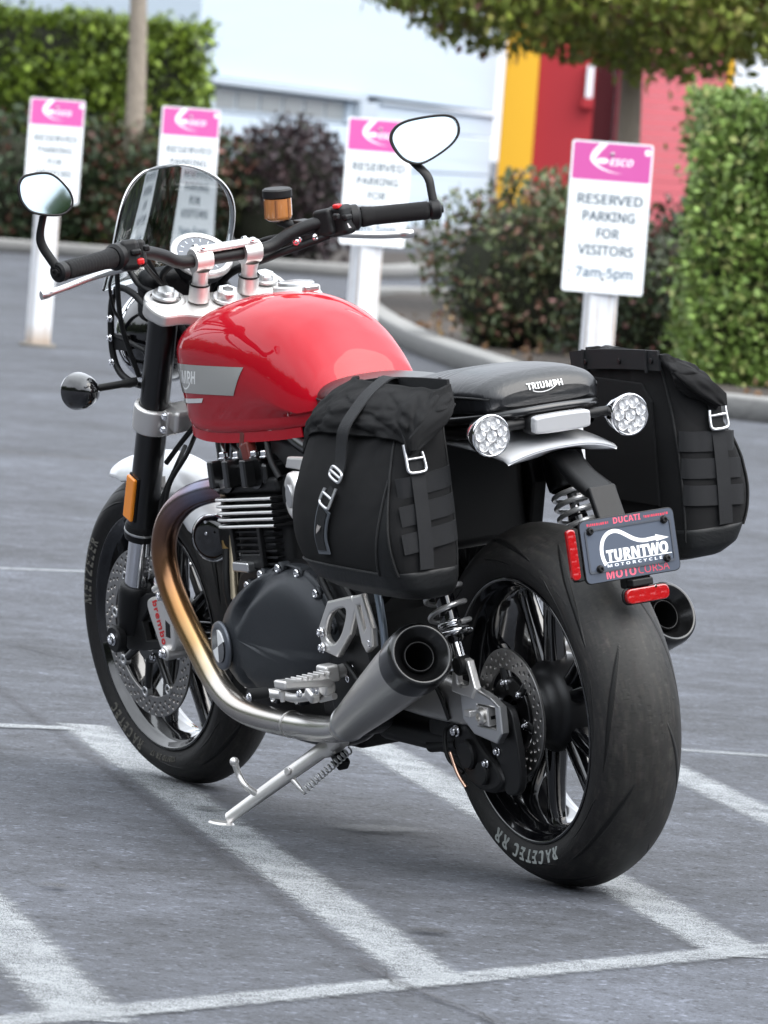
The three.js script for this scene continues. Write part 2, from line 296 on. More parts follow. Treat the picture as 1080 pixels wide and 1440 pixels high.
const soil = std({ color: lin(0.035, 0.027, 0.021), roughness: 1, bumpMap: tiled(grime, 2), bumpScale: 0.04 });
function kerb(label, pts, wd = 0.16, h = 0.125) {
  const c = new THREE.CatmullRomCurve3(pts.map(([s, d]) => G(s, d)), false, 'centripetal'), n = pts.length * 8, P = c.getSpacedPoints(n);
  const rings = P.map((p, i) => { const t = P[Math.min(n, i + 1)].clone().sub(P[Math.max(0, i - 1)]).normalize(), sx = -t.z, sz = t.x; return [[-0.5, -0.02], [-0.5, h - 0.02], [-0.4, h], [0.4, h], [0.5, h - 0.02], [0.5, -0.02]].map(([u, y]) => [p.x + sx * u * wd, y, p.z + sz * u * wd]); });
  struct(mesh('kerb', concrete, loft(rings), scene));
}
kerb('r', [[7, 28.8], [4, 31.2], [1.87, 32.75], [1.1, 33.45], [0.76, 34.2], [0.56, 35.9], [0.2, 39.2], [-0.05, 42.8], [-0.2, 46], [-0.3, 49.5], [-0.05, 52], [0.6, 53], [2.4, 52]]);
kerb('l', [[-9, 57], [-3.65, 59.7], [-2.2, 60.0], [-0.6, 60.2], [0.3, 64.6], [1.3, 74]], 0.2);
function bed(pts, h) {
  const s = new THREE.Shape(pts.map(([a, d]) => { const p = G(a, d); return new THREE.Vector2(p.x, -p.z); })), g = new THREE.ShapeGeometry(s); g.rotateX(-Math.PI / 2); g.translate(0, h, 0);
  struct(mesh('planting_bed', soil, [g], scene));
}
bed([[7, 28.9], [4, 31.3], [1.87, 32.8], [1.1, 33.5], [0.78, 34.3], [0.58, 36], [0.22, 39.3], [-0.02, 42.8], [-0.16, 46], [-0.26, 49.4], [-0.02, 51.9], [0.6, 52.9], [2.4, 51.9], [9, 50]], 0.08);
bed([[-9, 57.1], [-3.65, 59.8], [-2.2, 60.1], [-0.62, 60.3], [0.28, 64.7], [1.2, 74], [-1.6, 70], [-2.4, 66.1], [-9, 66]], 0.08);

// ---- foliage: many small bent leaves
const leafGeo = (() => { const g = new THREE.BufferGeometry(); g.setAttribute('position', new THREE.Float32BufferAttribute([0, 0, 0, -0.3, 0.45, 0.1, 0.3, 0.45, 0.1, 0, 1, -0.08, 0, 0.5, -0.02], 3)); g.setIndex([0, 4, 1, 0, 2, 4, 1, 4, 3, 4, 2, 3]); g.computeVertexNormals(); return g; })();
const leafMat = std({ color: 0xffffff, roughness: 0.55, side: THREE.DoubleSide });
function foliage(parent, n, seed, place, size, colors, name = 'foliage') {
  const r = rng(seed), im = new THREE.InstancedMesh(leafGeo, leafMat, n), m = new THREE.Matrix4(), q = new THREE.Quaternion(), e = new THREE.Euler(), c = new THREE.Color();
  for (let i = 0; i < n; i++) {
    const p = place(r), s = size * (0.6 + 0.8 * r());
    e.set(r() * 6.28, r() * 6.28, r() * 6.28); q.setFromEuler(e); m.compose(p, q, V(s, s, s)); im.setMatrixAt(i, m);
    let t = r(), k = 0; while (k < colors.length - 1 && t > colors[k][3]) { t -= colors[k][3]; k++; }
    const b = (0.65 + 0.7 * r()) * (1 + 0.5 * fbm(p.x * 2, p.y * 2, p.z * 2, 2)); c.setRGB(colors[k][0] * b, colors[k][1] * b, colors[k][2] * b); im.setColorAt(i, c);
  }
  im.name = name; im.userData.kind = 'stuff'; im.castShadow = im.receiveShadow = true; parent.add(im); return im;
}
const bark = std({ color: lin(0.26, 0.22, 0.175), roughness: 0.95, bumpMap: tiled(grime, 3, 1), bumpScale: 0.03 });
const twigs = std({ color: lin(0.02, 0.022, 0.012), roughness: 1 });
const GREEN = [[0.05, 0.1, 0.022, 0.5], [0.075, 0.13, 0.03, 0.35], [0.11, 0.15, 0.045, 0.15]];
// clipped hedge: leaves crowd the faces of a box with a wavy surface
function hedge(label, s, d, w, dep, h, n, seed, size, colors, lean = 0) {
  const o = thing('hedge', label, 'hedge', G(s, d).toArray()); o.rotation.y = FACE;
  const wave = (x, y, z) => 0.2 * fbm(x * 1.7 + seed, y * 1.7, z * 1.7, 3);
  const g = new RoundedBoxGeometry(w - 0.16, h - 0.1, dep - 0.16, 6, 0.15); g.translate(0, h / 2 - 0.02, 0); mesh('dense_branches', twigs, [g], o);
  foliage(o, n, seed, (r) => {
    let x = (r() - 0.5) * w, y = r() * h, z = (r() - 0.5) * dep; const f = r();
    const k = 0.02 + 0.13 * r() * r() - (r() < 0.08 ? 0.12 * r() : 0);
    if (f < 0.5) z = dep / 2 - k; else if (f < 0.72) y = h - k; else if (f < 0.86) x = -w / 2 + k; else if (f < 0.93) x = w / 2 - k; else z = -dep / 2 + k;
    const v = wave(x, y, z); const rr = 1 - 0.1 * Math.pow(Math.max(0, y / h * 2 - 1.2), 2);
    return V(x * rr * (1 + v) + lean * y, y + v, z * rr + v);
  }, size, colors);
  return o;
}
// free bush: a lump of overlapping clumps on short stems
function bush(label, s, d, w, dep, h, n, seed, size, colors, group) {
  const o = thing('shrub', label, 'shrub', G(s, d).toArray(), group); o.rotation.y = FACE; const r0 = rng(seed * 7 + 1), cl = [], st = [];
  for (let i = 0; i < 16; i++) { const a = r0() * 6.283, q = Math.sqrt(r0()) * 0.72, y = h * (0.28 + 0.5 * r0()); const c = [Math.cos(a) * q * w / 2, y, Math.sin(a) * q * dep / 2, (0.2 + 0.14 * r0()) * Math.min(w, h)]; cl.push(c); st.push(tube([[c[0] * 0.15, 0, c[2] * 0.15], [c[0] * 0.5, y * 0.5, c[2] * 0.6], c.slice(0, 3)], 0.012, 8, 5)); }
  mesh('stem', bark, st, o);
  const core = new THREE.IcosahedronGeometry(1, 3); core.scale(w * 0.36, h * 0.4, dep * 0.36); core.translate(0, h * 0.45, 0); mesh('dense_branches', twigs, [core], o);
  foliage(o, n, seed, (r) => {
    const c = cl[Math.floor(r() * cl.length)]; let x, y, z, q;
    do { x = r() * 2 - 1; y = r() * 2 - 1; z = r() * 2 - 1; q = Math.hypot(x, y, z); } while (q > 1 || q < 0.3);
    const k = c[3] * (0.75 + 0.35 * Math.pow(q, 0.3)) / Math.pow(q, 0.5); return V(c[0] + x * k, Math.max(0.03, c[1] + y * k * 1.1), c[2] + z * k);
  }, size, colors);
  return o;
}
hedge('tall clipped hedge with light green top on the left behind the small tree trunk', -3.75, 62.9, 3.5, 1.5, 2.22, 26000, 3, 0.085, [[0.11, 0.17, 0.018, 0.5], [0.2, 0.28, 0.03, 0.4], [0.06, 0.085, 0.018, 0.1]]);
hedge('light green clipped hedge at the right edge beside the nearest parking sign', 2.42, 36.4, 1.7, 1.6, 1.62, 26000, 4, 0.052, [[0.11, 0.18, 0.035, 0.4], [0.18, 0.27, 0.06, 0.45], [0.27, 0.3, 0.1, 0.15]], -0.03);
const DARKG = [[0.02, 0.04, 0.014, 0.6], [0.035, 0.055, 0.018, 0.25], [0.09, 0.03, 0.02, 0.15]], PURP = [[0.03, 0.018, 0.022, 0.6], [0.05, 0.028, 0.03, 0.3], [0.02, 0.026, 0.014, 0.1]];
bush('dark green shrub on the far left in front of the tall hedge', -3.5, 60.9, 1.7, 1.0, 1.3, 7000, 31, 0.075, DARKG);
bush('dark green shrub with red leaves between the two left signs', -2.28, 60.8, 1.5, 1.0, 1.28, 7000, 32, 0.075, [[0.025, 0.045, 0.016, 0.55], [0.05, 0.06, 0.02, 0.2], [0.13, 0.045, 0.03, 0.2]]);
bush('dark purple leaved shrub in front of the white building', -1.2, 61.1, 1.5, 1.1, 1.42, 9000, 33, 0.07, PURP);
const NAND = [[0.06, 0.085, 0.03, 0.45], [0.1, 0.115, 0.045, 0.3], [0.15, 0.075, 0.05, 0.25]];
bush('red tinged green shrub to the left of the nearest parking sign', 0.7, 39.4, 1.1, 1.1, 1.08, 9000, 41, 0.055, NAND);
bush('dark green shrub between the nearest parking sign and the right hedge', 1.5, 38.6, 1.05, 1.1, 0.98, 9000, 42, 0.055, [[0.025, 0.042, 0.016, 0.62], [0.05, 0.065, 0.022, 0.25], [0.1, 0.035, 0.03, 0.13]]);
bush('low brownish shrub behind the nearest parking sign post', 1.08, 40.4, 1.0, 1.0, 0.9, 7000, 43, 0.055, [[0.035, 0.05, 0.018, 0.6], [0.1, 0.06, 0.03, 0.4]]);
function tree(label, s, d, r0, hT, crown, n, seed, size, colors) {
  const o = thing('tree', label, 'tree', G(s, d).toArray()); o.rotation.y = FACE; const r = rng(seed), lim = [];
  const tp = []; for (let i = 0; i <= 12; i++) { const y = hT * i / 12; tp.push(Array.from({ length: 20 }, (_, k) => { const a = k / 20 * 6.283, q = r0 * (1.25 - 0.25 * Math.min(1, y * 3)) * (1 - 0.3 * i / 12) * (1 + 0.06 * N3(Math.cos(a) * 2, y * 3, Math.sin(a) * 2 + seed)); return [Math.cos(a) * q + 0.05 * Math.sin(y * 1.3), y, Math.sin(a) * q]; })); }
  mesh('trunk', bark, loft(tp, { flip: true }), o);
  const [cw, cy, ch] = crown;
  for (let i = 0; i < 9; i++) { const a = i / 9 * 6.283 + r(), q = cw * (0.4 + 0.3 * r()); lim.push(tube([[0, hT * 0.85, 0], [Math.cos(a) * q * 0.4, hT + 0.25, Math.sin(a) * q * 0.4], [Math.cos(a) * q, cy + (r() - 0.3) * ch * 0.6, Math.sin(a) * q]], r0 * 0.3, 10, 7)); }
  mesh('limb', bark, lim, o);
  foliage(o, n, seed, (rr) => {
    let x, y, z, q; do { x = rr() * 2 - 1; y = rr() * 2 - 1; z = rr() * 2 - 1; q = Math.hypot(x, y, z); } while (q > 1 || q < 0.45);
    const v = 1 + 0.3 * fbm(x * 2.5 + seed, y * 2.5, z * 2.5, 3); y = y < 0 ? -Math.pow(-y, 0.8) * 0.8 : y;
    return V(x * cw * v, cy + y * ch * v, z * cw * v);
  }, size, colors, 'crown');
}
tree('grey trunked tree with low spreading green crown over the nearest parking sign', 1.52, 48, 0.105, 2.3, [2.4, 3.12, 1.5], 46000, 51, 0.085, [[0.16, 0.21, 0.03, 0.45], [0.25, 0.3, 0.05, 0.35], [0.34, 0.33, 0.09, 0.15], [0.16, 0.07, 0.04, 0.05]]);
tree('slim grey tree trunk standing before the tall hedge on the left', -2.62, 60.75, 0.1, 3.4, [1.5, 4.6, 1.3], 7000, 52, 0.09, GREEN);
{ // belt of tall trees round the far sides of the car park, out of the picture; the tank and the chrome mirror it
  const o = new THREE.Group(); o.name = 'tree_belt'; o.userData = { kind: 'stuff', label: 'belt of tall trees around the car park', category: 'trees' }; scene.add(o);
  const spot = (t) => { const a = mixf(-0.2, -5.05, t), q = 34 + 5 * Math.sin(t * 23); return [0.5 + Math.cos(a) * q, Math.sin(a) * q]; }, core = [];
  for (let i = 0; i < 60; i++) { const [x, z] = spot((i + 0.5) / 60), g = new THREE.IcosahedronGeometry(1, 2), h = 8 + 9 * Math.abs(N3(i * 0.9, 2, 1)); g.scale(2.2, h * 0.45, 2.2); g.translate(x, h * 0.5, z); core.push(g); }
  mesh('dense_branches', twigs, core, o).userData.kind = 'stuff';
  foliage(o, 26000, 91, (r) => { const i = Math.floor(r() * 60), [x, z] = spot((i + 0.5) / 60), h = 8 + 9 * Math.abs(N3(i * 0.9, 2, 1)), a = r() * 6.283, b = Math.asin(r() * 2 - 1), k = 0.95 + 0.3 * r(); return V(x + Math.cos(a) * Math.cos(b) * 2.3 * k, Math.max(0.2, h * 0.5 + Math.sin(b) * h * 0.48 * k), z + Math.sin(a) * Math.cos(b) * 2.3 * k); }, 0.5, GREEN);
}
{ // fallen leaves on the bed and along the kerb
  const o = new THREE.Group(); o.name = 'fallen_leaves'; o.userData = { kind: 'stuff', label: 'scattered brown fallen leaves on the planting bed and kerb', category: 'leaves' }; scene.add(o);
  foliage(o, 130, 61, (r) => { const d = 33 + 13 * r(); const lo = row([[32, 2.2], [33.4, 1.1], [34.2, 0.76], [36, 0.56], [39.2, 0.2], [42.6, -0.03], [47, 0.1]], d)[0]; const s = lo + 0.05 + 2 * r() * r(); return G(s, d, 0.1 + 0.02 * r()); }, 0.06, [[0.12, 0.065, 0.03, 0.5], [0.08, 0.05, 0.03, 0.3], [0.22, 0.14, 0.06, 0.2]], 'leaf');
}
{ // white building whose long wall runs away from the camera
  const whiteWall = std({ color: lin(0.42, 0.49, 0.56), roughness: 0.7, bumpMap: tiled(grime, 0.4), bumpScale: 0.01 }), trim = std({ color: lin(0.36, 0.41, 0.46), roughness: 0.6 }), grey = std({ color: lin(0.22, 0.23, 0.24), roughness: 0.7 }), pane = std({ color: lin(0.2, 0.22, 0.22), roughness: 0.5 });
  const a = G(-2.2, 66), b = G(1.08, 90), L = a.distanceTo(b), o = thing('white_building', 'long white building wall with a ledge over grey windows behind the purple shrub', 'building', a.toArray());
  o.rotation.y = Math.atan2(-(b.z - a.z), b.x - a.x);
  const slab = (n, x0, x1, y0, y1, z0, z1, m, p = o, bv = 0.015) => { const g = new RoundedBoxGeometry(x1 - x0, y1 - y0, z1 - z0, 1, bv); g.translate((x0 + x1) / 2, (y0 + y1) / 2, (z0 + z1) / 2); return mesh(n, m, [g], p); };
  slab('plinth', 0, L, 0, 0.24, -6, 0.03, grey);
  slab('wall_panel', 0, L, 0.24, 0.92, -6, 0, whiteWall); slab('wall_panel', 0, L, 0.935, 1.43, -6, 0, whiteWall);
  slab('wall_panel', 0, 1.2, 1.445, 1.72, -6, 0, whiteWall); slab('wall_panel', 10.6, L, 1.445, 1.72, -6, 0, whiteWall); slab('wall_core', 1.2, 10.6, 1.43, 1.72, -6, -0.14, grey);
  for (let i = 0; i < 6; i++) { const x = 1.22 + i * 1.565, w = slab('window', x, x + 1.55, 1.44, 1.715, -0.14, -0.06, trim); slab('pane', x + 0.08, x + 1.47, 1.49, 1.68, -0.06, -0.045, pane, w, 0.004); }
  slab('ledge', 0.4, 11.4, 1.722, 1.79, -0.3, 0.1, trim); slab('ledge', 13, L, 1.722, 1.76, -0.3, 0.05, trim);
  slab('pilaster', 10.8, 12.2, 0.24, 1.718, 0, 0.12, trim);
  slab('wall_panel', 0, L, 1.8, 3.3, -6, 0, whiteWall); slab('wall_panel', 0, L, 3.32, 5.2, -6, 0, whiteWall); slab('roof_edge', -0.2, L + 0.1, 5.2, 5.4, -6.1, 0.2, trim);
}
{ // yellow pillar, red entrance and red corrugated siding
  const d = 91, o = thing('red_building', 'red building with yellow pillar and ridged red siding behind the tree', 'building', G(1.2, d).toArray()); o.rotation.y = FACE;
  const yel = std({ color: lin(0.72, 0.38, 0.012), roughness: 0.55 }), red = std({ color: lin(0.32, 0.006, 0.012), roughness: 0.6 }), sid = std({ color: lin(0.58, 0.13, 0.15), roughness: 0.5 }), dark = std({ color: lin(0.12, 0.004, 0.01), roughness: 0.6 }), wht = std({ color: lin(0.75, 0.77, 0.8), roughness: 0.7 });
  const slab = (n, x0, x1, y0, y1, z0, z1, m) => { const g = new RoundedBoxGeometry(x1 - x0, y1 - y0, z1 - z0, 1, 0.01); g.translate((x0 + x1) / 2, (y0 + y1) / 2, (z0 + z1) / 2); return mesh(n, m, [g], o); };
  slab('pillar', 0, 0.46, 0, 5, -0.6, 0, yel); slab('wall', 0.465, 1.25, 0, 5, -0.6, -0.1, red);
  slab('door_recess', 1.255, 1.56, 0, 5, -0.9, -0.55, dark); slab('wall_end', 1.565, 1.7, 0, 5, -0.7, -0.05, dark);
  const lamp = slab('wall_light', 1.13, 1.22, 2.1, 2.55, -0.1, 0.05, wht); lamp.name = 'downpipe'; slab('pipe_box', 1.08, 1.25, 1.96, 2.095, -0.1, 0.07, red);
  for (let k = 0; k < 34; k++) { const y = k * 0.147; const s = plate([[0, 0], [0.07, 0.015], [0.13, 0.05], [0.13, 0.085], [0.07, 0.13], [0, 0.145], [-0.02, 0.14], [-0.02, 0.005]], 0, 1.36, 0.002); s.rotateY(Math.PI / 2); s.translate(1.71, y, -0.4); s.scale(1, 1, 1); mesh('siding_board', sid, [s], o); }
  slab('corner_trim', 3.08, 3.17, 0, 5, -0.7, -0.28, yel); slab('white_wall', 3.175, 9, 0, 4.4, -0.9, -0.3, wht);
}

// ------------------------------------------------------------------ parking signs
{
  const W = 512, H = 948, [c, x] = canvas(W, H);
  const rr = (a, b, w, h, q) => { x.beginPath(); x.moveTo(a + q, b); x.lineTo(a + w - q, b); x.quadraticCurveTo(a + w, b, a + w, b + q); x.lineTo(a + w, b + h - q); x.quadraticCurveTo(a + w, b + h, a + w - q, b + h); x.lineTo(a + q, b + h); x.quadraticCurveTo(a, b + h, a, b + h - q); x.lineTo(a, b + q); x.quadraticCurveTo(a, b, a + q, b); x.closePath(); };
  x.fillStyle = '#eceff1'; x.fillRect(0, 0, W, H);
  x.fillStyle = '#cb589f'; rr(12, 12, W - 24, 232, 16); x.fill();
  x.fillStyle = '#ffffff';
  x.beginPath(); x.ellipse(196, 122, 40, 17, -0.05, 0, 7); x.fill();
  x.beginPath(); x.moveTo(176, 14); x.quadraticCurveTo(92, 96, 132, 134); x.quadraticCurveTo(190, 196, 330, 196); x.quadraticCurveTo(206, 186, 156, 134); x.quadraticCurveTo(136, 108, 226, 14); x.closePath(); x.fill();
  x.font = 'italic bold 60px sans-serif'; x.textAlign = 'left'; x.fillText('ESCO', 238, 146);
  x.beginPath(); x.arc(478, 52, 20, 0, 7); x.fill();
  x.fillStyle = x.strokeStyle = '#46545e'; x.lineWidth = 5; x.textAlign = 'center';
  x.font = '82px sans-serif'; const t = (s, y, w) => { x.save(); x.translate(262, y); const m = x.measureText(s).width; x.scale(w / m, 1); x.fillText(s, 0, 0); x.strokeText(s, 0, 0); x.restore(); };
  t('RESERVED', 392, 420); t('PARKING', 498, 338); t('FOR', 604, 148); t('VISITORS', 710, 350);
  x.fillStyle = x.strokeStyle = '#516678'; t('7am-5pm', 850, 366);
  x.fillStyle = '#6f8290'; x.beginPath(); x.arc(40, 820, 8, 0, 7); x.fill();
  const face = phy({ map: ctex(c), roughness: 0.4, clearcoat: 0.2 }), edge = std({ color: lin(0.7, 0.71, 0.72), roughness: 0.5 });
  const dirt = dtex(128, 256, (i, j) => { const q = fbm(i * 0.05, j * 0.012, 3, 4), e = Math.max(0, q - 0.08) * 420 + (j < 26 ? (26 - j) * 4 : 0); return [Math.max(120, 246 - e * 0.6), Math.max(100, 246 - e * 0.85), Math.max(80, 247 - e * 1.1)]; }, true);
  const post = std({ color: lin(0.76, 0.77, 0.79), map: dirt, roughness: 0.55, bumpMap: tiled(grime, 3), bumpScale: 0.004 }), rust = std({ color: lin(0.16, 0.145, 0.125), roughness: 0.8 });
  const o = thing('parking_sign', '', 'sign', [0, 0, 0], 'parking signs on white posts');
  const pg = new RoundedBoxGeometry(0.112, 1.33, 0.112, 2, 0.012); pg.rotateY(0.16); pg.translate(0, 0.665, 0); mesh('post', post, [pg], o);
  mesh('post_foot', rust, [puck([0, 0.002, 0], [0, 1, 0], 0.1, 0.03)], o);
  const s = new THREE.Shape(); { const w = 0.151, h = 0.28, q = 0.014; s.moveTo(-w + q, -h); s.lineTo(w - q, -h); s.quadraticCurveTo(w, -h, w, -h + q); s.lineTo(w, h - q); s.quadraticCurveTo(w, h, w - q, h); s.lineTo(-w + q, h); s.quadraticCurveTo(-w, h, -w, h - q); s.lineTo(-w, -h + q); s.quadraticCurveTo(-w, -h, -w + q, -h); }
  const bg = new THREE.ExtrudeGeometry(s, { depth: 0.004, bevelEnabled: false }); bg.translate(0, 1.075, 0.064); const board = mesh('board', edge, [bg], o);
  const fg = new THREE.ShapeGeometry(s); { const p = fg.attributes.position, u = fg.attributes.uv; for (let i = 0; i < p.count; i++) u.setXY(i, (p.getX(i) + 0.151) / 0.302, (p.getY(i) + 0.28) / 0.56); } fg.translate(0, 1.075, 0.0695);
  mesh('printed_face', face, [fg], board);
  const sb = []; for (const y of [0.85, 1.31]) sb.push(...bolt([0.0, y, 0.0695], [0, 0, 1], 0.006, 0.004)); mesh('bolt', M.alu, sb, board);
  const spots = [[0.74, 24.4, 0.0, 'nearest parking sign, large and legible, before the dark shrubs on the right'], [-0.165, 29.1, 0.3, 'parking sign behind the right mirror of the motorcycle'], [-1.14, 33.3, 0.25, 'parking sign standing behind the windscreen, second from the left'], [-1.94, 35.6, 0.25, 'leftmost and farthest parking sign, behind the left mirror']];
  spots.forEach(([a, d, turn, label], i) => { const q = i ? o.clone() : o; if (i) { q.name = numbered('parking_sign'); scene.add(q); } q.userData = { label, category: 'sign', group: 'parking signs on white posts' }; q.position.copy(G(a, d, i ? -0.012 : -0.05)); q.rotation.set(0, FACE + turn, 0); });
}

// ------------------------------------------------------------------ the motorcycle: x forward, y up, z to its right, rear contact patch at the origin
const LEAN = 0.1817175, LIFT = 0.08 - 0.08 * Math.cos(LEAN);
const bike = thing('motorcycle', 'red motorcycle leaning on its side stand on the painted lines', 'motorcycle', [0, LIFT, 0]); bike.rotation.x = -LEAN;
const STEER = (() => { const k = V(-Math.sin(0.397935), Math.cos(0.397935), 0), m = new THREE.Matrix4().makeTranslation(1.523, 0, 0); m.multiply(new THREE.Matrix4().makeRotationAxis(k, 0.0517441)); return m.multiply(new THREE.Matrix4().makeTranslation(-1.523, 0, 0)); })();
const part = (name, mat, ...g) => mesh(name, mat, g, bike);
const sub = (p, name, mat, ...g) => mesh(name, mat, g, p);
function steered(f) { XF = STEER; try { return f(); } finally { XF = null; } }
// raised letters on a tyre wall, tops outward, read clockwise from the left side of the machine
function wallText(str, cx, cy, R, size, a0, half) {
  const wallZ = (r) => { let i = 0; while (i < half.length - 2 && half[i + 1][0] < r) i++; const t = Math.min(1, Math.max(0, (r - half[i][0]) / (half[i + 1][0] - half[i][0]))); return mixf(half[i][1], half[i + 1][1], t); };
  const out = []; let a = a0;
  for (const ch of str) {
    if (ch === ' ') { a += size * 0.5 / R; continue; }
    const g = new TextGeometry(ch, { font: bold, size, depth: 0.0012, curveSegments: 3 }); g.computeBoundingBox(); const w = g.boundingBox.max.x;
    g.translate(-w / 2, 0, 0); const am = a + w / 2 / R;
    // seen from the left (-z) clockwise means from +x over the top to -x: local right = tangent
    g.rotateY(Math.PI); g.rotateZ(am - Math.PI / 2); g.translate(Math.cos(am) * R, Math.sin(am) * R, 0);
    const p = g.attributes.position; for (let i = 0; i < p.count; i++) p.setZ(i, -wallZ(Math.hypot(p.getX(i), p.getY(i))) + p.getZ(i) - 0.0003); g.translate(cx, cy, 0);
    out.push(g); a += (w + size * 0.2) / R;
  }
  return out;
}
function treadTexture(front) {
  const W = 2048, H = 256, [c, x] = canvas(W, H), [b, y] = canvas(W, H), r = rng(front ? 71 : 72);
  x.fillStyle = '#1c1b1b'; x.fillRect(0, 0, W, H); x.fillStyle = 'rgba(62,57,52,0.2)'; x.fillRect(0, H * 0.4, W, H * 0.2); x.fillStyle = 'rgba(54,50,47,0.16)'; x.fillRect(0, H * 0.33, W, H * 0.34); y.fillStyle = '#b0b0b0'; y.fillRect(0, 0, W, H);
  for (let i = 0; i < 5200; i++) { const v = H * (0.5 + (r() - 0.5) * 0.62), q = r(); x.fillStyle = q < 0.55 ? `rgba(80,74,68,${0.05 + 0.12 * r()})` : `rgba(16,15,15,${0.05 + 0.12 * r()})`; const w = 3 + 34 * r(), h = 1 + 5 * r(); x.fillRect(r() * W, v, w, h); }
  for (let i = 0; i < 26000; i++) { const q = r(); x.fillStyle = q < 0.5 ? `rgba(120,112,104,${0.12 * r()})` : `rgba(0,0,0,${0.2 * r()})`; x.fillRect(r() * W, r() * H, 1 + 2 * r(), 1 + 1.5 * r()); }
  for (let i = 0; i < 3000; i++) { const g = Math.floor(120 + 110 * r()); y.fillStyle = `rgba(${g},${g},${g},0.35)`; y.fillRect(r() * W, r() * H, 4 + 14 * r(), 1 + 3 * r()); }
  const sipe = (u0, v0, u1, v1, bend, w) => { for (const [k, col] of [[x, '#040404'], [y, '#000000']]) for (const o of [-W, 0, W]) { k.fillStyle = col; const mx = (u0 + u1) / 2 + o, my = (v0 + v1) / 2 + bend; k.beginPath(); k.moveTo(u0 + o, v0); k.quadraticCurveTo(mx, my - w, u1 + o, v1); k.quadraticCurveTo(mx, my + w, u0 + o, v0); k.fill(); } };
  const n = front ? 9 : 8, P = W / n;
  for (let i = 0; i < n; i++) { const u = i * P; sipe(u, H * 0.56, u + P * 0.95, H * 0.7, 10, 6); sipe(u + P * 0.4, H * 0.44, u + P * 1.35, H * 0.3, -10, 6); sipe(u + P * 0.2, H * 0.73, u + P * 0.75, H * 0.83, 6, 5); sipe(u + P * 0.6, H * 0.27, u + P * 1.15, H * 0.17, -6, 5); }
  const m = ctex(c), q = ctex(b, false); for (const t of [m, q]) { t.wrapS = THREE.RepeatWrapping; }
  return phy({ map: m, bumpMap: q, bumpScale: 0.004, roughness: 0.58, specularIntensity: 0.7 });
}
const WALL = {};
function wheel(name, cx, R, wd, rimW, front) {
  const c = [cx, R, 0], o = grp(name, bike), ax = [0, 0, 1], hw = wd / 2, hr = rimW / 2;
  const half = front
    ? [[0.222, hr - 0.004], [0.2285, hr + 0.001], [0.236, hr + 0.005], [0.247, 0.0605], [0.256, 0.0612], [0.262, 0.0595], [0.272, 0.053], [0.282, 0.042], [0.2915, 0.029], [0.2975, 0.0145]]
    : [[0.222, hr - 0.004], [0.2285, hr + 0.002], [0.237, 0.0772], [0.248, 0.0818], [0.256, 0.0824], [0.2625, 0.0812], [0.273, 0.0755], [0.285, 0.065], [0.297, 0.0475], [0.3065, 0.0255]];
  WALL[name] = half;
  const prof = [...half, [R, 0], ...half.slice().reverse().map(([r, z]) => [r, -z])];
  const cv = new THREE.CatmullRomCurve3(prof.map(([r, z]) => V(r, z, 0))), pts = cv.getPoints(60).map((p) => new THREE.Vector2(p.x, p.y));
  sub(o, 'tyre', treadTexture(front), along(new THREE.LatheGeometry(pts, 128), c, ax));
  // rim: flanges, wells and barrel
  const rp = [[0.2255, hr], [0.2275, hr + 0.0015], [0.2275, hr + 0.004], [0.224, hr + 0.005], [0.221, hr + 0.002], [0.216, hr - 0.006], [0.2125, hr - 0.01], [0.2105, hr - 0.012], [0.2085, hr - 0.016], [0.2035, hr - 0.026], [0.2, hr - 0.034], [0.199, 0.012]];
  sub(o, 'rim', M.gloss, along(new THREE.LatheGeometry([...rp, ...rp.slice().reverse().map(([r, z]) => [r, -z])].map((p) => new THREE.Vector2(...p)), 112), c, ax));
  for (let k = 0; k < 5; k++) for (const sd of [-1, 1]) { // five pairs of spokes
    const a = k / 5 * 6.2832 + (front ? 0.32 : 0.12), a0 = a + sd * 0.16, a1 = a + sd * 0.24, P = (r, an, z) => V(cx + Math.cos(an) * r, R + Math.sin(an) * r, z), rg = [];
    for (let i = 0; i <= 8; i++) { const t = i / 8, r = mixf(0.05, 0.204, t), an = mixf(a0, a1, t), w = mixf(0.0145, 0.0105, t) * (1 + 0.8 * Math.pow(t, 8)), dz = mixf(0.02, 0.013, t), tx = -Math.sin(an), ty = Math.cos(an), p = P(r, an, 0); rg.push([[-1, -0.55], [-0.55, -1], [0.55, -1], [1, -0.55], [1, 0.55], [0.55, 1], [-0.55, 1], [-1, 0.55]].map(([u, v]) => [p.x + tx * w * u, p.y + ty * w * u, v * dz])); }
    sub(o, 'spoke', M.gloss, loft(rg, { caps: false }));
  }
  sub(o, 'hub', M.hub, front ? rev([[0.02, -0.06], [0.032, -0.06], [0.034, -0.035], [0.05, -0.03], [0.056, -0.02], [0.056, 0.02], [0.05, 0.03], [0.034, 0.035], [0.032, 0.06], [0.02, 0.06]], c, ax) : rev([[0.02, -0.085], [0.045, -0.08], [0.048, -0.045], [0.06, -0.03], [0.078, -0.02], [0.082, 0.03], [0.08, 0.07], [0.03, 0.085], [0.02, 0.085]], c, ax));
  return o;
}
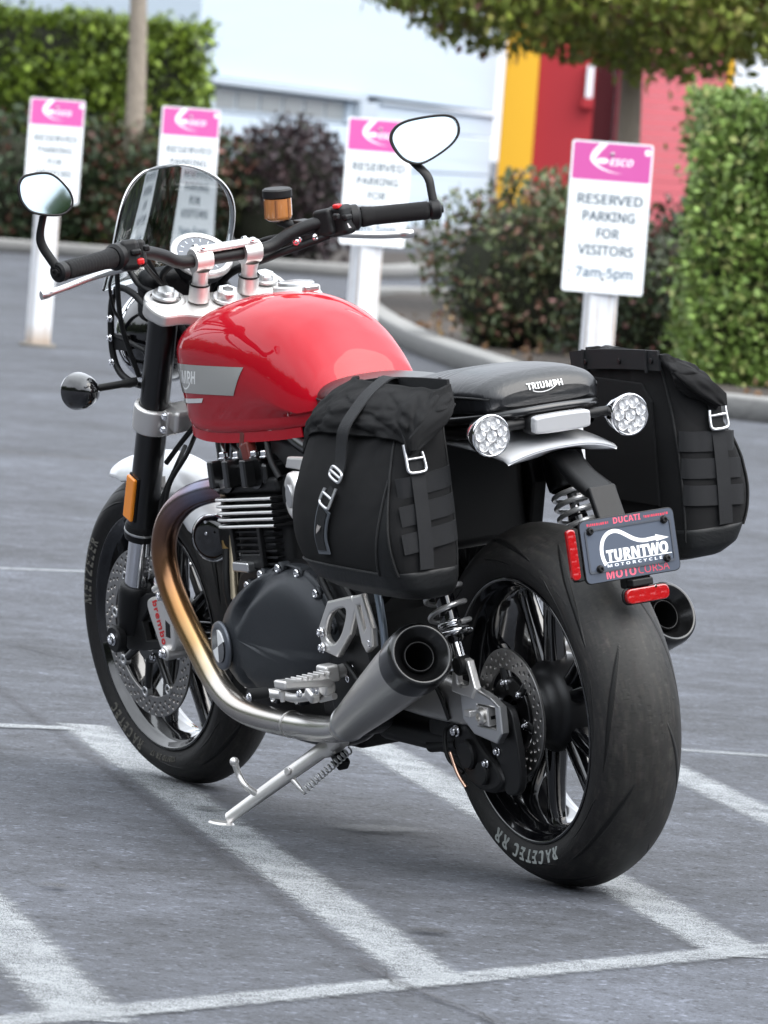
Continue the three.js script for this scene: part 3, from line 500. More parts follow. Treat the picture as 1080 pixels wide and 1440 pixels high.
// drilled brake disc
function discGeo(cx, cy, r0, r1, z, th, rows) {
  const h = []; for (const [r, n, ph] of rows) for (let i = 0; i < n; i++) { const a = (i + ph) / n * 6.2832; const p = new THREE.Path(); p.absarc(cx + Math.cos(a) * r, cy + Math.sin(a) * r, 0.0034, 0, 6.2832, true); h.push(p); }
  return annulus(cx, cy, r0, r1, z - th / 2, z + th / 2, 0.0006, h);
}
{ // rear wheel
  const w = wheel('rear_wheel', 0, 0.312, 0.165, 0.139, false), c = [0, 0.312];
  sub(w, 'brake_disc', M.disc, discGeo(...c, 0.074, 0.11, -0.092, 0.005, [[0.102, 24, 0], [0.093, 24, 0.5], [0.084, 24, 0]]));
  const car = []; for (let k = 0; k < 6; k++) { const a = k / 6 * 6.283 + 0.3; car.push(rod([Math.cos(a) * 0.04, 0.312 + Math.sin(a) * 0.04, -0.088], [Math.cos(a) * 0.078, 0.312 + Math.sin(a) * 0.078, -0.09], 0.01, 0.009)); }
  sub(w, 'disc_carrier', M.black, annulus(...c, 0.03, 0.062, -0.094, -0.084, 0.001), car);
  const db = []; for (let k = 0; k < 6; k++) { const a = k / 6 * 6.283 + 0.3; db.push(bolt([Math.cos(a) * 0.052, 0.312 + Math.sin(a) * 0.052, -0.094], [0, 0, -1], 0.0065, 0.006)); } sub(w, 'disc_bolt', M.chrome, db);
  sub(w, 'sprocket', M.steel, annulus(...c, 0.06, 0.1, 0.088, 0.094));
  sub(w, 'wall_lettering', std({ color: lin(0.3, 0.32, 0.31), roughness: 0.6 }), wallText('RACETEC RR', 0, 0.312, 0.2375, 0.022, -1.98, WALL.rear_wheel));
  sub(w, 'valve', M.alu, rod([0.14, 0.16, -0.02], [0.128, 0.172, -0.045], 0.004));
}
steered(() => { // front wheel
  const w = wheel('front_wheel', 1.43, 0.3, 0.122, 0.1, true), c = [1.43, 0.3];
  for (const s of [-1, 1]) {
    sub(w, 'brake_disc', M.disc, discGeo(...c, 0.122, 0.16, s * 0.068, 0.005, [[0.153, 40, 0], [0.144, 40, 0.5], [0.135, 40, 0]]));
    const a8 = [], bb = []; for (let k = 0; k < 8; k++) { const a = k / 8 * 6.283 + 0.25, C = Math.cos(a), S = Math.sin(a); a8.push(rod([1.43 + C * 0.05, 0.3 + S * 0.05, s * 0.064], [1.43 + C * 0.117, 0.3 + S * 0.117, s * 0.067], 0.008, 0.007)); bb.push(annulus(1.43 + C * 0.119, 0.3 + S * 0.119, 0.0055, 0.0105, s * 0.068 - 0.006, s * 0.068 + 0.006)); }
    sub(w, 'disc_carrier', M.black, a8, annulus(...c, 0.034, 0.058, s * 0.064 - 0.006, s * 0.064 + 0.006)); sub(w, 'bobbin', M.alu, bb);
    sub(w, 'disc_bolt', M.chrome, [0, 1, 2, 3, 4].map((k) => bolt([1.43 + Math.cos(k * 1.2566 + 0.6) * 0.047, 0.3 + Math.sin(k * 1.2566 + 0.6) * 0.047, s * 0.07], [0, 0, s], 0.006, 0.006)));
  }
  const gl = std({ color: lin(0.11, 0.105, 0.09), roughness: 0.6 });
  sub(w, 'wall_lettering', gl, wallText('METZELER', 1.43, 0.3, 0.2385, 0.0185, 0.12, WALL.front_wheel), wallText('120/70 ZR 17', 1.43, 0.3, 0.2385, 0.0095, -1.72, WALL.front_wheel), wallText('RACETEC', 1.43, 0.3, 0.2375, 0.0175, -1.2, WALL.front_wheel));
  // fork
  const fk = (y, z) => [1.16 + (0.951 - y) * 0.4203, y, z], AX = [-0.3875, 0.9219, 0];
  for (const s of [-1, 1]) {
    const z = s * 0.105, L = grp('fork_leg', bike);
    sub(L, 'outer_tube', M.black, rev([[0.0285, 0], [0.0285, 0.21], [0.0275, 0.225], [0.0275, 0.46]], fk(0.515, z), AX));
    sub(L, 'seal_head', M.satin, rev([[0.024, 0], [0.03, 0.003], [0.0315, 0.008], [0.0315, 0.028], [0.029, 0.034]], fk(0.493, z), AX));
    sub(L, 'seal_ring', M.alu, rev([[0.0312, 0], [0.0322, 0.001], [0.0322, 0.004], [0.0312, 0.005]], fk(0.508, z), AX));
    sub(L, 'stanchion', M.chrome, rod(fk(0.36, z), fk(0.5, z), 0.0215, 0.0215, 32));
    sub(L, 'axle_clamp', M.satin, rev([[0.022, 0.1], [0.029, 0.098], [0.031, 0.085], [0.03, 0.05], [0.028, 0.03], [0.024, 0.0]], fk(0.312, z), AX), puck([1.4336, 0.3, s * 0.125 - (s > 0 ? 0 : 0.018)], [0, 0, 1], 0.026, 0.018), puck([1.4336, 0.3, s * 0.09 - 0.02], [0, 0, 1], 0.027, 0.04),
      plate([[1.44, 0.32], [1.405, 0.365], [1.345, 0.39], [1.25, 0.403], [1.248, 0.388], [1.335, 0.365], [1.37, 0.335], [1.36, 0.3], [1.25, 0.312], [1.25, 0.295], [1.38, 0.278], [1.44, 0.275]], z - 0.007, z + 0.007, 0.003));
    sub(L, 'axle_bolt', M.chrome, bolt([1.4336, 0.3, s * 0.143], [0, 0, s], 0.0095, 0.006));
    sub(L, 'cap', M.alu, puck(fk(0.957, z), AX, 0.0255, 0.008, 0.002), rev([[0.0175, 0], [0.0175, 0.006], [0.0155, 0.008], [0, 0.008]].flatMap((p) => [p, p]), fk(0.964, z), AX, 6));
    const cal = grp('brake_caliper', bike), zz = s * 0.106;
    sub(cal, 'caliper_body', M.cast, plate([[1.315, 0.375], [1.285, 0.392], [1.245, 0.385], [1.222, 0.345], [1.225, 0.305], [1.245, 0.29], [1.275, 0.292], [1.29, 0.315]], zz - 0.022, zz + 0.02, 0.005, { round: true }), plate([[1.27, 0.4], [1.24, 0.405], [1.225, 0.385], [1.25, 0.375]], zz - 0.018, zz + 0.016, 0.004), puck([1.252, 0.29, zz - 0.03], [0, 0, 1], 0.014, 0.05), puck([1.245, 0.398, zz - 0.026], [0, 0, 1], 0.013, 0.045));
    sub(cal, 'caliper_pin', M.chrome, bolt([1.252, 0.29, zz - 0.031], [0, 0, -1], 0.008, 0.006), bolt([1.245, 0.398, zz - 0.027], [0, 0, -1], 0.008, 0.006));
    sub(cal, 'pad_window', M.plastic, plate([[1.248, 0.352], [1.232, 0.345], [1.235, 0.318], [1.252, 0.32]], zz - 0.0232, zz - 0.015, 0.002));
    if (s < 0) { const g = new TextGeometry('brembo', { font: bold, size: 0.0165, depth: 0.0008, curveSegments: 4 }); g.rotateY(Math.PI); g.rotateZ(1.3); g.translate(1.2905, 0.385, zz - 0.0222); sub(cal, 'caliper_lettering', M.redPlastic, g); }
    const rf = part('fork_reflector', M.amber, box(0.03, 0.088, 0.008, [...fk(0.577, 0).slice(0, 2), s * 0.137].map((q, i) => i === 0 ? q + 0.0 : q), [0, 0, 0.397], 0.0035));
    sub(rf, 'reflector_mount', M.plastic, box(0.034, 0.092, 0.006, [...fk(0.577, 0).slice(0, 2), s * 0.1305], [0, 0, 0.397], 0.002));
    // lower yoke clamp with its pinch bolts
    part('lower_clamp', M.cast, rev([[0.029, 0], [0.0355, 0.001], [0.037, 0.004], [0.037, 0.046], [0.0355, 0.05], [0.029, 0.051]], fk(0.706, z), AX), box(0.03, 0.05, 0.03, [1.228, 0.72, s * 0.085], [0, 0, 0.397], 0.006), box(0.05, 0.046, 0.09, [1.215, 0.725, s * 0.048], [0, 0, 0.397], 0.01));
    part('pinch_bolt', M.chrome, [0.708, 0.733].map((y) => bolt([1.213 - (y - 0.708) * 0.42, y, s * 0.09 - 0.019], [-0.3, 0, -0.95], 0.0058, 0.004)));
    // fender stay
    part('fender_stay', M.cast, plate([[1.36, 0.56], [1.33, 0.6], [1.29, 0.61], [1.29, 0.59], [1.32, 0.575], [1.33, 0.545]], s * 0.078 - 0.006, s * 0.078 + 0.006, 0.002), bolt([1.3, 0.6, s * 0.084], [0, 0, s], 0.008, 0.006));
  }
  // front fender
  const ring = (a, w, R, lift) => Array.from({ length: 33 }, (_, i) => { const u = i / 32 * 2 - 1, q = Math.pow(Math.abs(u), 3.2); const r = R - lift * q; return [1.43 + Math.cos(a) * r, 0.3 + Math.sin(a) * r, w * u * (1 - 0.06 * q)]; });
  const fr = [], a0 = 1.12, a1 = 2.62; for (let i = 0; i <= 30; i++) { const t = i / 30, e = Math.min(1, Math.min(t, 1 - t) * 5), w = 0.074 * (0.55 + 0.45 * Math.sqrt(e)), A = mixf(a0, a1, t); const o = ring(A, w, 0.335, 0.045 * (0.4 + 0.6 * e)), n = ring(A, w - 0.002, 0.3325, 0.045 * (0.4 + 0.6 * e)).reverse(); fr.push([...o, ...n]); }
  part('front_fender', M.silverPaint, loft(fr));
  // top yoke, risers, handlebar clamp
  const Y = 0.936, yoke = part('top_yoke', M.cast, (() => { const g = plate([[0.145, -0.04], [0.145, 0.02], [0.105, 0.045], [0.06, 0.02], [0, 0.015], [-0.06, 0.02], [-0.105, 0.045], [-0.145, 0.02], [-0.145, -0.04], [-0.1, -0.05], [-0.05, -0.075], [0.05, -0.075], [0.1, -0.05]].map(([a, b]) => [a, b]), -0.012, 0.012, 0.005, { round: true }); g.rotateX(-Math.PI / 2); g.rotateY(-Math.PI / 2); g.rotateZ(0.398); g.translate(1.15, Y, 0); return g; })(), ...[-1, 1].map((s) => rev([[0.0285, 0], [0.037, 0.001], [0.039, 0.004], [0.039, 0.033], [0.037, 0.037], [0.0285, 0.038]], fk(0.921, s * 0.105), AX)));
  sub(yoke, 'steering_nut', M.alu, rev([[0.021, 0], [0.021, 0.014], [0.018, 0.017], [0.011, 0.017], [0.01, 0.006], [0, 0.006]].flatMap((p) => [p, p]), [1.117, 0.943, 0], AX, 6), puck([1.119, 0.938, 0], AX, 0.027, 0.008));
  for (const s of [-1, 1]) {
    part('handlebar_riser', M.cast, rev([[0.0195, 0], [0.0185, 0.026], [0.0145, 0.032], [0.0145, 0.045], [0.017, 0.06]], [1.13, 0.945, s * 0.052], [-0.32, 0.95, 0]), rod([1.108, 1.02, s * 0.052 - 0.017], [1.108, 1.02, s * 0.052 + 0.017], 0.0215, 0.0215, 28));
    part('riser_groove', M.satin, rev([[0.0192, 0], [0.0196, 0.001], [0.0196, 0.003], [0.0192, 0.004]], [1.1205, 0.974, s * 0.052], [-0.32, 0.95, 0]));
    part('clamp_bolt', M.chrome, bolt([1.123, 1.042, s * 0.052], [0.3, 0.95, 0], 0.006, 0.004), bolt([1.092, 1.041, s * 0.052], [-0.35, 0.93, 0], 0.006, 0.004));
  }
  part('handlebar_clamp', M.cast, box(0.036, 0.011, 0.13, [1.109, 1.0375, 0], [0, 0, 0.05], 0.005));
  const barP = [[1.012, 1.053, -0.383], [1.06, 1.056, -0.25], [1.085, 1.053, -0.18], [1.1, 1.04, -0.135], [1.108, 1.022, -0.095], [1.108, 1.02, -0.05], [1.108, 1.02, 0.05], [1.108, 1.022, 0.095], [1.1, 1.04, 0.135], [1.085, 1.053, 0.18], [1.06, 1.056, 0.25], [1.012, 1.053, 0.383]];
  part('handlebar', M.satin, tube(barP, 0.0125, 120, 16));
  for (const s of [-1, 1]) {
    const m = (p) => [p[0], p[1], p[2] * s], A = V(...m([1.012, 1.053, 0.383])), B = V(...m([1.055, 1.056, 0.262])), D = B.clone().sub(A).normalize();
    part('grip', M.grip, rev([[0.013, 0], [0.0168, 0.002], [0.0172, 0.01], ...Array.from({ length: 24 }, (_, i) => [0.0168 + (i % 2) * 0.0006, 0.014 + i * 0.004]), [0.0185, 0.118], [0.0195, 0.124], [0.0185, 0.128]], A, D, 28));
    const sw = part('switch_housing', M.plastic, puck(B.clone().addScaledVector(D, 0.002), D, 0.0245, 0.022, 0.005), box(0.046, 0.056, 0.036, m([1.061, 1.055, 0.223]), [0, s * 0.35, -0.15], 0.01), box(0.04, 0.05, 0.02, m([1.072, 1.054, 0.195]), [0, s * 0.35, -0.15], 0.008));
    sub(sw, 'switch', M.redPlastic, s < 0 ? box(0.012, 0.012, 0.014, m([1.036, 1.044, 0.215]), [0, s * 0.35, 0], 0.004) : box(0.014, 0.008, 0.014, m([1.05, 1.083, 0.212]), [0, s * 0.35, 0], 0.003));
    sub(sw, 'switch_button', M.satin, box(0.014, 0.011, 0.02, m([1.036, 1.062, 0.222]), [0, s * 0.35, 0], 0.004), box(0.012, 0.012, 0.012, m([1.036, 1.066, 0.2]), [0, s * 0.35, 0], 0.004));
    if (s > 0) { const g = new THREE.ShapeGeometry(outline([[0, 0.006], [-0.006, -0.004], [0.006, -0.004]])); g.rotateY(-Math.PI / 2 - 0.35); g.translate(1.035, 1.046, 0.222); sub(sw, 'warning_triangle', M.white, g); }
    part('lever', M.alu, loft((() => { const c = new THREE.CatmullRomCurve3([[1.085, 1.03, 0.225], [1.108, 1.024, 0.25], [1.118, 1.018, 0.28], [1.112, 1.01, 0.33], [1.1, 1.006, 0.372], [1.094, 1.005, 0.392]].map((p) => V(...m(p)))), P = c.getSpacedPoints(40); return P.map((p, i) => { const w = i > 38 ? 0.007 : i > 35 ? 0.0095 : 0.0072 + 0.001 * Math.sin(i * 0.1); return Array.from({ length: 12 }, (_, k) => { const a = k / 12 * 6.283; return [p.x + Math.cos(a) * w, p.y + Math.sin(a) * (0.0068 + (i > 35 ? 0.0015 : 0)), p.z]; }); }); })()));
    part('lever_perch', M.satin, box(0.04, 0.022, 0.03, m([1.088, 1.036, 0.208]), [0, s * 0.3, 0], 0.007), rod(m([1.1, 1.022, 0.225]), m([1.1, 1.042, 0.225]), 0.007));
    // bar end mirror
    const mr = grp('mirror', bike);
    sub(mr, 'bar_end_clamp', M.satin, puck(A.clone().addScaledVector(D, -0.022), D, 0.0185, 0.022, 0.004), bolt(A.clone().addScaledVector(D, -0.022), D.clone().negate(), 0.008, 0.004));
    const c = s < 0 ? V(0.985, 1.194, -0.419) : V(1.03, 1.176, 0.402);
    const end = s < 0 ? c.clone().add(V(0.022, -0.034, 0.004)) : c.clone().add(V(0.018, -0.034, -0.02));
    sub(mr, 'mirror_stem', M.satin, loft((() => { const a = A.clone().addScaledVector(D, -0.012), k = new THREE.CatmullRomCurve3(s < 0 ? [a, a.clone().add(V(0.004, 0.022, -0.012)), a.clone().add(V(0.008, 0.06, -0.028)), end] : [a, a.clone().add(V(0.006, 0.03, 0.0)), a.clone().add(V(0.014, 0.06, 0.0)), end]), P = k.getSpacedPoints(16); return P.map((p) => Array.from({ length: 12 }, (_, q) => { const an = q / 12 * 6.283; return [p.x + Math.cos(an) * 0.0052, p.y + Math.sin(an) * 0.003, p.z + Math.sin(an) * 0.0085]; })); })()));
    // outline in (right, up) of the glass
    const ol = s < 0 ? [[-0.05, 0.012], [-0.046, 0.03], [-0.03, 0.04], [0.014, 0.037], [0.042, 0.008], [0.049, -0.018], [0.035, -0.034], [0.01, -0.037], [-0.03, -0.026], [-0.046, -0.008]] : [[-0.066, 0.008], [-0.058, 0.03], [-0.03, 0.043], [0.03, 0.046], [0.06, 0.038], [0.066, 0.014], [0.05, -0.008], [0.01, -0.03], [-0.022, -0.038], [-0.05, -0.024]];
    const sh = outline(ol.map(([a, b]) => [a * 0.98, b * 0.98]), true), bk = plate(sh, -0.012, 0.003, 0.005), gl = new THREE.ShapeGeometry(outline(ol.map(([a, b]) => [a * 0.94, b * 0.94]), true), 30); gl.translate(0, 0, 0.0034);
    const rim = tube(outline(ol, true).getPoints().map((p) => [p.x, p.y, 0.002]), 0.0022, 120, 8, true);
    // faces backwards, a little in and up
    const q = new THREE.Matrix4().lookAt(V(0, 0, 0), s < 0 ? V(1, -0.125, 0.1) : V(1, -0.22, 0.28), V(0, 1, 0)); for (const g of [bk, gl, rim]) { g.applyMatrix4(q); g.translate(c.x, c.y, c.z); }
    const bs = sub(mr, 'mirror_housing', M.satin, bk, rim); XF = STEER; sub(mr, 'mirror_glass', M.mirror, gl);
  }
});
// ---- tank
const TANK = [ // x, half width, bottom, height of the widest line, top
  [1.118, 0.045, 0.80, 0.845, 0.876], [1.11, 0.085, 0.772, 0.85, 0.9], [1.095, 0.116, 0.748, 0.855, 0.917], [1.07, 0.135, 0.732, 0.857, 0.93], [1.03, 0.147, 0.724, 0.858, 0.943], [0.97, 0.151, 0.722, 0.857, 0.957], [0.9, 0.15, 0.725, 0.85, 0.965], [0.83, 0.147, 0.731, 0.838, 0.966], [0.76, 0.142, 0.738, 0.818, 0.957], [0.7, 0.136, 0.745, 0.797, 0.938], [0.65, 0.126, 0.752, 0.782, 0.908], [0.612, 0.112, 0.758, 0.777, 0.872], [0.59, 0.088, 0.765, 0.778, 0.838], [0.58, 0.056, 0.772, 0.782, 0.81]];
function tankSection(x) {
  const [W, yb, ym, yt] = row(TANK, x), P = [];
  for (let i = 0; i <= 6; i++) { const t = i / 6; P.push([W * 0.86 * t, yb]); }
  for (let i = 1; i <= 6; i++) { const a = i / 6 * Math.PI / 2, r = Math.min(0.022, W * 0.3); P.push([W * 0.86 + r * 0.35 * Math.sin(a), yb + r * (1 - Math.cos(a))]); }
  const z1 = P[P.length - 1][0], y1 = P[P.length - 1][1];
  for (let i = 1; i <= 18; i++) { const t = i / 18; P.push([mixf(z1, W, Math.sin(t * Math.PI / 2)), mixf(y1, Math.max(ym, y1 + 0.004), t)]); }
  const y2 = P[P.length - 1][1];
  for (let i = 1; i <= 40; i++) { const a = i / 40 * Math.PI / 2, n = 2 / 2.15; P.push([W * Math.pow(Math.max(0, Math.cos(a)), n), y2 + (yt - y2) * Math.pow(Math.sin(a), n)]); }
  return P;
}
function tankZ(x, y) { const P = tankSection(x); for (let i = 13; i < P.length - 1; i++) if ((P[i][1] - y) * (P[i + 1][1] - y) <= 0) { const t = (y - P[i][1]) / (P[i + 1][1] - P[i][1] || 1); return mixf(P[i][0], P[i + 1][0], t); } return P[13][0]; }
{
  const xs = []; for (let i = 0; i <= 70; i++) { const t = i / 70; xs.push(mixf(1.118, 0.58, 0.5 - 0.5 * Math.cos(Math.PI * t) * (0.6 + 0.4 * Math.abs(Math.cos(Math.PI * t))))); }
  const tank = part('fuel_tank', M.red, loft(xs.map((x) => { const h = tankSection(x), L = h.slice(1, -1).map(([z, y]) => [x, y, -z]).reverse(); return [...h.map(([z, y]) => [x, y, z]), ...L]; })));
  const seam = []; for (const s of [-1, 1]) seam.push(ribbon([1.085, 1.05, 1, 0.95, 0.9, 0.85, 0.8, 0.75, 0.7, 0.65].map((x) => { const [W, yb] = row(TANK, x); return [x, yb - 0.006, s * W * 0.865]; }), [0, 1, 0], 0.022, 0.003, 60));
  sub(tank, 'tank_seam', M.red, seam);
  const cap = grp('filler_cap', bike);
  sub(cap, 'cap_ring', M.cast, rev([[0, 0.004], [0.033, 0.004], [0.041, 0.006], [0.043, 0.003], [0.043, -0.004], [0.047, -0.01]], [0.915, 0.965, 0.04], [0.02, 1, 0.05]));
  sub(cap, 'cap_lid', M.alu, rev([[0.033, 0], [0.033, 0.008], [0.03, 0.011], [0.012, 0.013], [0, 0.013]], [0.915, 0.968, 0.04], [0.02, 1, 0.05])); sub(cap, 'cap_hinge', M.alu, box(0.02, 0.012, 0.03, [0.872, 0.968, 0.045], [0, 0, 0], 0.004));
  // badge: grey panel with lettering, thin white stripe below it
  const [c, x] = canvas(1024, 192); x.fillStyle = '#9b9a96'; x.fillRect(0, 0, 1024, 192);
  x.fillStyle = '#f4f4f2'; x.font = 'bold 120px sans-serif'; x.textAlign = 'left'; x.save(); x.translate(10, 128); x.scale(0.86, 1); x.fillText('TRIUMPH', 0, 0); x.restore();
  x.strokeStyle = '#f4f4f2'; x.lineWidth = 11; x.beginPath(); x.moveTo(230, 136); x.bezierCurveTo(270, 184, 380, 178, 422, 60); x.stroke();
  const patch = (x0, x1, y0, y1, cut, lift) => { const nx = 44, ny = 6, pos = [], uv = [], idx = []; for (let j = 0; j <= ny; j++) for (let i = 0; i <= nx; i++) { const t = i / nx, v = j / ny, X = mixf(x0, x1 + cut * (1 - v), t), Yy = mixf(y0, y1, v) + 0.012 * t; pos.push(X + (X > 1.08 ? lift : 0), Yy, -tankZ(X, Yy) - lift); uv.push(t, v); } for (let j = 0; j < ny; j++) for (let i = 0; i < nx; i++) { const a = j * (nx + 1) + i; idx.push(a, a + 1, a + nx + 1, a + 1, a + nx + 2, a + nx + 1); } const g = new THREE.BufferGeometry(); g.setAttribute('position', new THREE.Float32BufferAttribute(pos, 3)); g.setAttribute('uv', new THREE.Float32BufferAttribute(uv, 2)); g.setIndex(idx); g.computeVertexNormals(); return g; };
  const bm = phy({ map: ctex(c), roughness: 0.35, clearcoat: 1, clearcoatRoughness: 0.03, side: THREE.DoubleSide }), wm = phy({ color: lin(0.7, 0.7, 0.7), roughness: 0.35, clearcoat: 1, side: THREE.DoubleSide });
  const pl = patch(1.108, 0.79, 0.788, 0.842, 0.045, 0.0012), ps = patch(1.095, 0.955, 0.766, 0.775, 0.01, 0.0012);
  sub(tank, 'tank_badge', bm, pl); sub(tank, 'tank_stripe', wm, ps);
}
// ---- seat and tail
{
  const S = [[0.66, 0.075, 0.785, 0.82], [0.6, 0.1, 0.77, 0.838], [0.52, 0.115, 0.762, 0.842], [0.42, 0.122, 0.765, 0.843], [0.34, 0.125, 0.775, 0.852], [0.26, 0.128, 0.788, 0.868], [0.16, 0.128, 0.8, 0.882], [0.06, 0.124, 0.806, 0.888], [0.0, 0.117, 0.811, 0.886], [-0.025, 0.108, 0.817, 0.878], [-0.037, 0.095, 0.825, 0.866], [-0.04, 0.085, 0.832, 0.858]];
  const xs = []; for (let i = 0; i <= 150; i++) xs.push(mixf(0.66, -0.04, i / 150));
  const ring = (x, g = 0) => { const [W, yb, yt] = row(S, x), R = []; const rib = x > 0.12 && x < 0.4 ? 0.0045 * Math.pow(Math.abs(Math.sin((x - 0.12) / 0.0235 * Math.PI)), 0.5) - 0.0045 : 0; for (let i = 0; i < 56; i++) { const a = i / 56 * 6.2832, C = Math.cos(a), Q = Math.sin(a), n = 2 / (Q > 0 ? 2.6 : 4.5); const z = W * Math.sign(C) * Math.pow(Math.abs(C), n), ym = yb + (yt - yb) * 0.45, y = Q > 0 ? ym + (yt - ym + rib * (Math.abs(z) < W * 0.8 ? 1 : 0)) * Math.pow(Q, n) : ym - (ym - yb) * Math.pow(-Q, n); R.push([x, y + g, z]); } return R; };
  const seat = part('seat', M.seat, loft(xs.map((x) => ring(x))));
  const pipe = []; for (const s of [-1, 1]) pipe.push(tube(Array.from({ length: 30 }, (_, i) => { const x = mixf(0.6, -0.03, i / 29), [W, yb, yt] = row(S, x); return [x, yb + (yt - yb) * 0.52, s * (W + 0.0005)]; }), 0.0022, 60, 6)); sub(seat, 'seat_piping', M.leather, pipe);
  const [c, x] = canvas(512, 160); x.fillStyle = '#000'; x.fillRect(0, 0, 512, 160); x.fillStyle = '#fff'; x.strokeStyle = '#fff'; x.font = 'bold 92px sans-serif'; x.textAlign = 'center'; x.save(); x.translate(256, 106); x.scale(0.98, 1); x.fillText('TRIUMPH', 0, 0); x.restore(); x.lineWidth = 9; x.beginPath(); x.moveTo(110, 118); x.bezierCurveTo(180, 158, 330, 156, 400, 62); x.stroke();
  const pos = [], uv = [], idx = [], n = 24, m = 8; const rearX = (y, z) => { let lo = 0.05, hi = -0.0399; for (let k = 0; k < 30; k++) { const xm = (lo + hi) / 2, [W, yb, yt] = row(S, xm), ym = yb + (yt - yb) * 0.45, q = Math.pow(Math.abs(z) / W, 2.6) + Math.pow(Math.max(0, y - ym) / (yt - ym), 2.6); if (q < 1) lo = xm; else hi = xm; } return lo; };
  for (let j = 0; j <= m; j++) for (let i = 0; i <= n; i++) { const z = (i / n - 0.5) * 0.088, y = mixf(0.848, 0.874, j / m); pos.push(rearX(y, z) - 0.0016, y, z); uv.push(i / n, j / m); }
  for (let j = 0; j < m; j++) for (let i = 0; i < n; i++) { const a = j * (n + 1) + i; idx.push(a, a + 1, a + n + 1, a + 1, a + n + 2, a + n + 1); }
  const g = new THREE.BufferGeometry(); g.setAttribute('position', new THREE.Float32BufferAttribute(pos, 3)); g.setAttribute('uv', new THREE.Float32BufferAttribute(uv, 2)); g.setIndex(idx); g.computeVertexNormals();
  sub(seat, 'seat_lettering', std({ color: lin(0.8, 0.8, 0.8), roughness: 0.5, alphaMap: ctex(c, false), transparent: true, side: THREE.DoubleSide }), g);
  // tail tray, grab rail, inner boxes
  part('tail_unit', M.black, loft([[0.4, 0.1, 0.72, 0.775], [0.2, 0.108, 0.765, 0.8], [0.06, 0.105, 0.785, 0.815], [-0.02, 0.085, 0.8, 0.822], [-0.045, 0.06, 0.805, 0.82]].map(([x, W, a, b]) => Array.from({ length: 24 }, (_, i) => { const t = i / 24 * 6.2832, C = Math.cos(t), Q = Math.sin(t); return [x, (a + b) / 2 + (b - a) / 2 * Math.sign(Q) * Math.sqrt(Math.abs(Q)), W * Math.sign(C) * Math.sqrt(Math.abs(C))]; }))));
  part('grab_rail', M.black, tube([[0.16, 0.8, -0.122], [0.03, 0.812, -0.122], [-0.055, 0.823, -0.075], [-0.068, 0.826, 0], [-0.055, 0.823, 0.075], [0.03, 0.812, 0.122], [0.16, 0.8, 0.122]], 0.0075, 60, 10));
  part('rear_subframe', M.black, both([tube([[0.6, 0.7, -0.105], [0.4, 0.745, -0.11], [0.2, 0.775, -0.112], [0.0, 0.79, -0.1]], 0.0125, 30, 10), tube([[0.52, 0.4, -0.11], [0.4, 0.56, -0.112], [0.24, 0.765, -0.112]], 0.0125, 20, 10)]));
  part('side_panel', M.plastic, both(plate([[0.56, 0.5], [0.5, 0.72], [0.3, 0.745], [0.23, 0.74], [0.21, 0.66], [0.25, 0.54], [0.4, 0.46]], -0.13, -0.1, 0.006)), box(0.26, 0.2, 0.2, [0.36, 0.66, 0], [0, 0, 0], 0.02));
  // silver rear fender
  const fr = []; for (let i = 0; i <= 18; i++) { const t = i / 18, x = mixf(0.2, -0.1, t), y = mixf(0.785, 0.792, 1 - Math.pow(1 - t, 2)) - 0.028 * t * t, w = mixf(0.12, 0.106, t); const o = [], q = []; for (let k = 0; k <= 20; k++) { const u = k / 20 * 2 - 1, dr = 0.02 * Math.pow(Math.abs(u), 2.4); o.push([x + (t > 0.9 ? 0.02 * u * u * (t - 0.9) * 10 : 0), y - dr, u * w]); q.unshift([x + 0.001 + (t > 0.9 ? 0.02 * u * u * (t - 0.9) * 10 : 0), y - dr - 0.003, u * w * 0.985]); } fr.push([...o, ...q]); }
  part('rear_fender', M.silverPaint, loft(fr));
  // tail light and indicators
  const tl = part('tail_light', M.plastic, box(0.045, 0.036, 0.115, [-0.06, 0.803, 0], [0, 0, 0.12], 0.014));
  sub(tl, 'tail_lens', phy({ color: lin(0.42, 0.42, 0.43), roughness: 0.22, clearcoat: 1 }), (() => { const g = plate([[-0.054, 0.006], [-0.05, 0.0145], [-0.02, 0.0165], [0.02, 0.0165], [0.05, 0.0145], [0.054, 0.006], [0.054, -0.006], [0.05, -0.0135], [0.02, -0.0155], [-0.02, -0.0155], [-0.05, -0.0135], [-0.054, -0.006]], -0.009, 0.009, 0.004, { round: true }); g.rotateY(-Math.PI / 2); g.rotateZ(0.12); g.translate(-0.082, 0.802, 0); return g; })()); sub(tl, 'lens_emblem', std({ color: lin(0.45, 0.45, 0.46), roughness: 0.4 }), (() => { const g = new THREE.ShapeGeometry(outline([[-0.007, 0.009], [0, -0.009], [0.007, 0.009], [0.003, 0.006], [0, 0], [-0.003, 0.006]])); g.rotateY(-Math.PI / 2); g.rotateZ(0.12); g.translate(-0.0906, 0.8013, 0); return g; })());
  for (const s of [-1, 1]) {
    const o = grp('rear_indicator', bike), C = [-0.078, 0.796, s * 0.134];
    sub(o, 'indicator_stem', M.plastic, rev([[0.0085, 0], [0.0095, 0.01], [0.0085, 0.02], [0.0095, 0.026], [0.0085, 0.034], [0.009, 0.06]], [-0.055, 0.805, s * 0.055], [0.02, -0.02, s]));
    sub(o, 'indicator_body', M.chrome, rev([[0.0, 0.054], [0.012, 0.052], [0.024, 0.04], [0.0315, 0.02], [0.035, 0.004], [0.0365, -0.003], [0.035, -0.006], [0.0328, -0.005]], C, [1, 0.02, 0], 48));
    sub(o, 'indicator_lens', phy({ color: lin(0.8, 0.8, 0.81), metalness: 0.3, roughness: 0.3, clearcoat: 1 }), rev([[0, 0.0], [0.0325, 0.0005], [0.034, -0.003]], C, [1, 0.02, 0]));
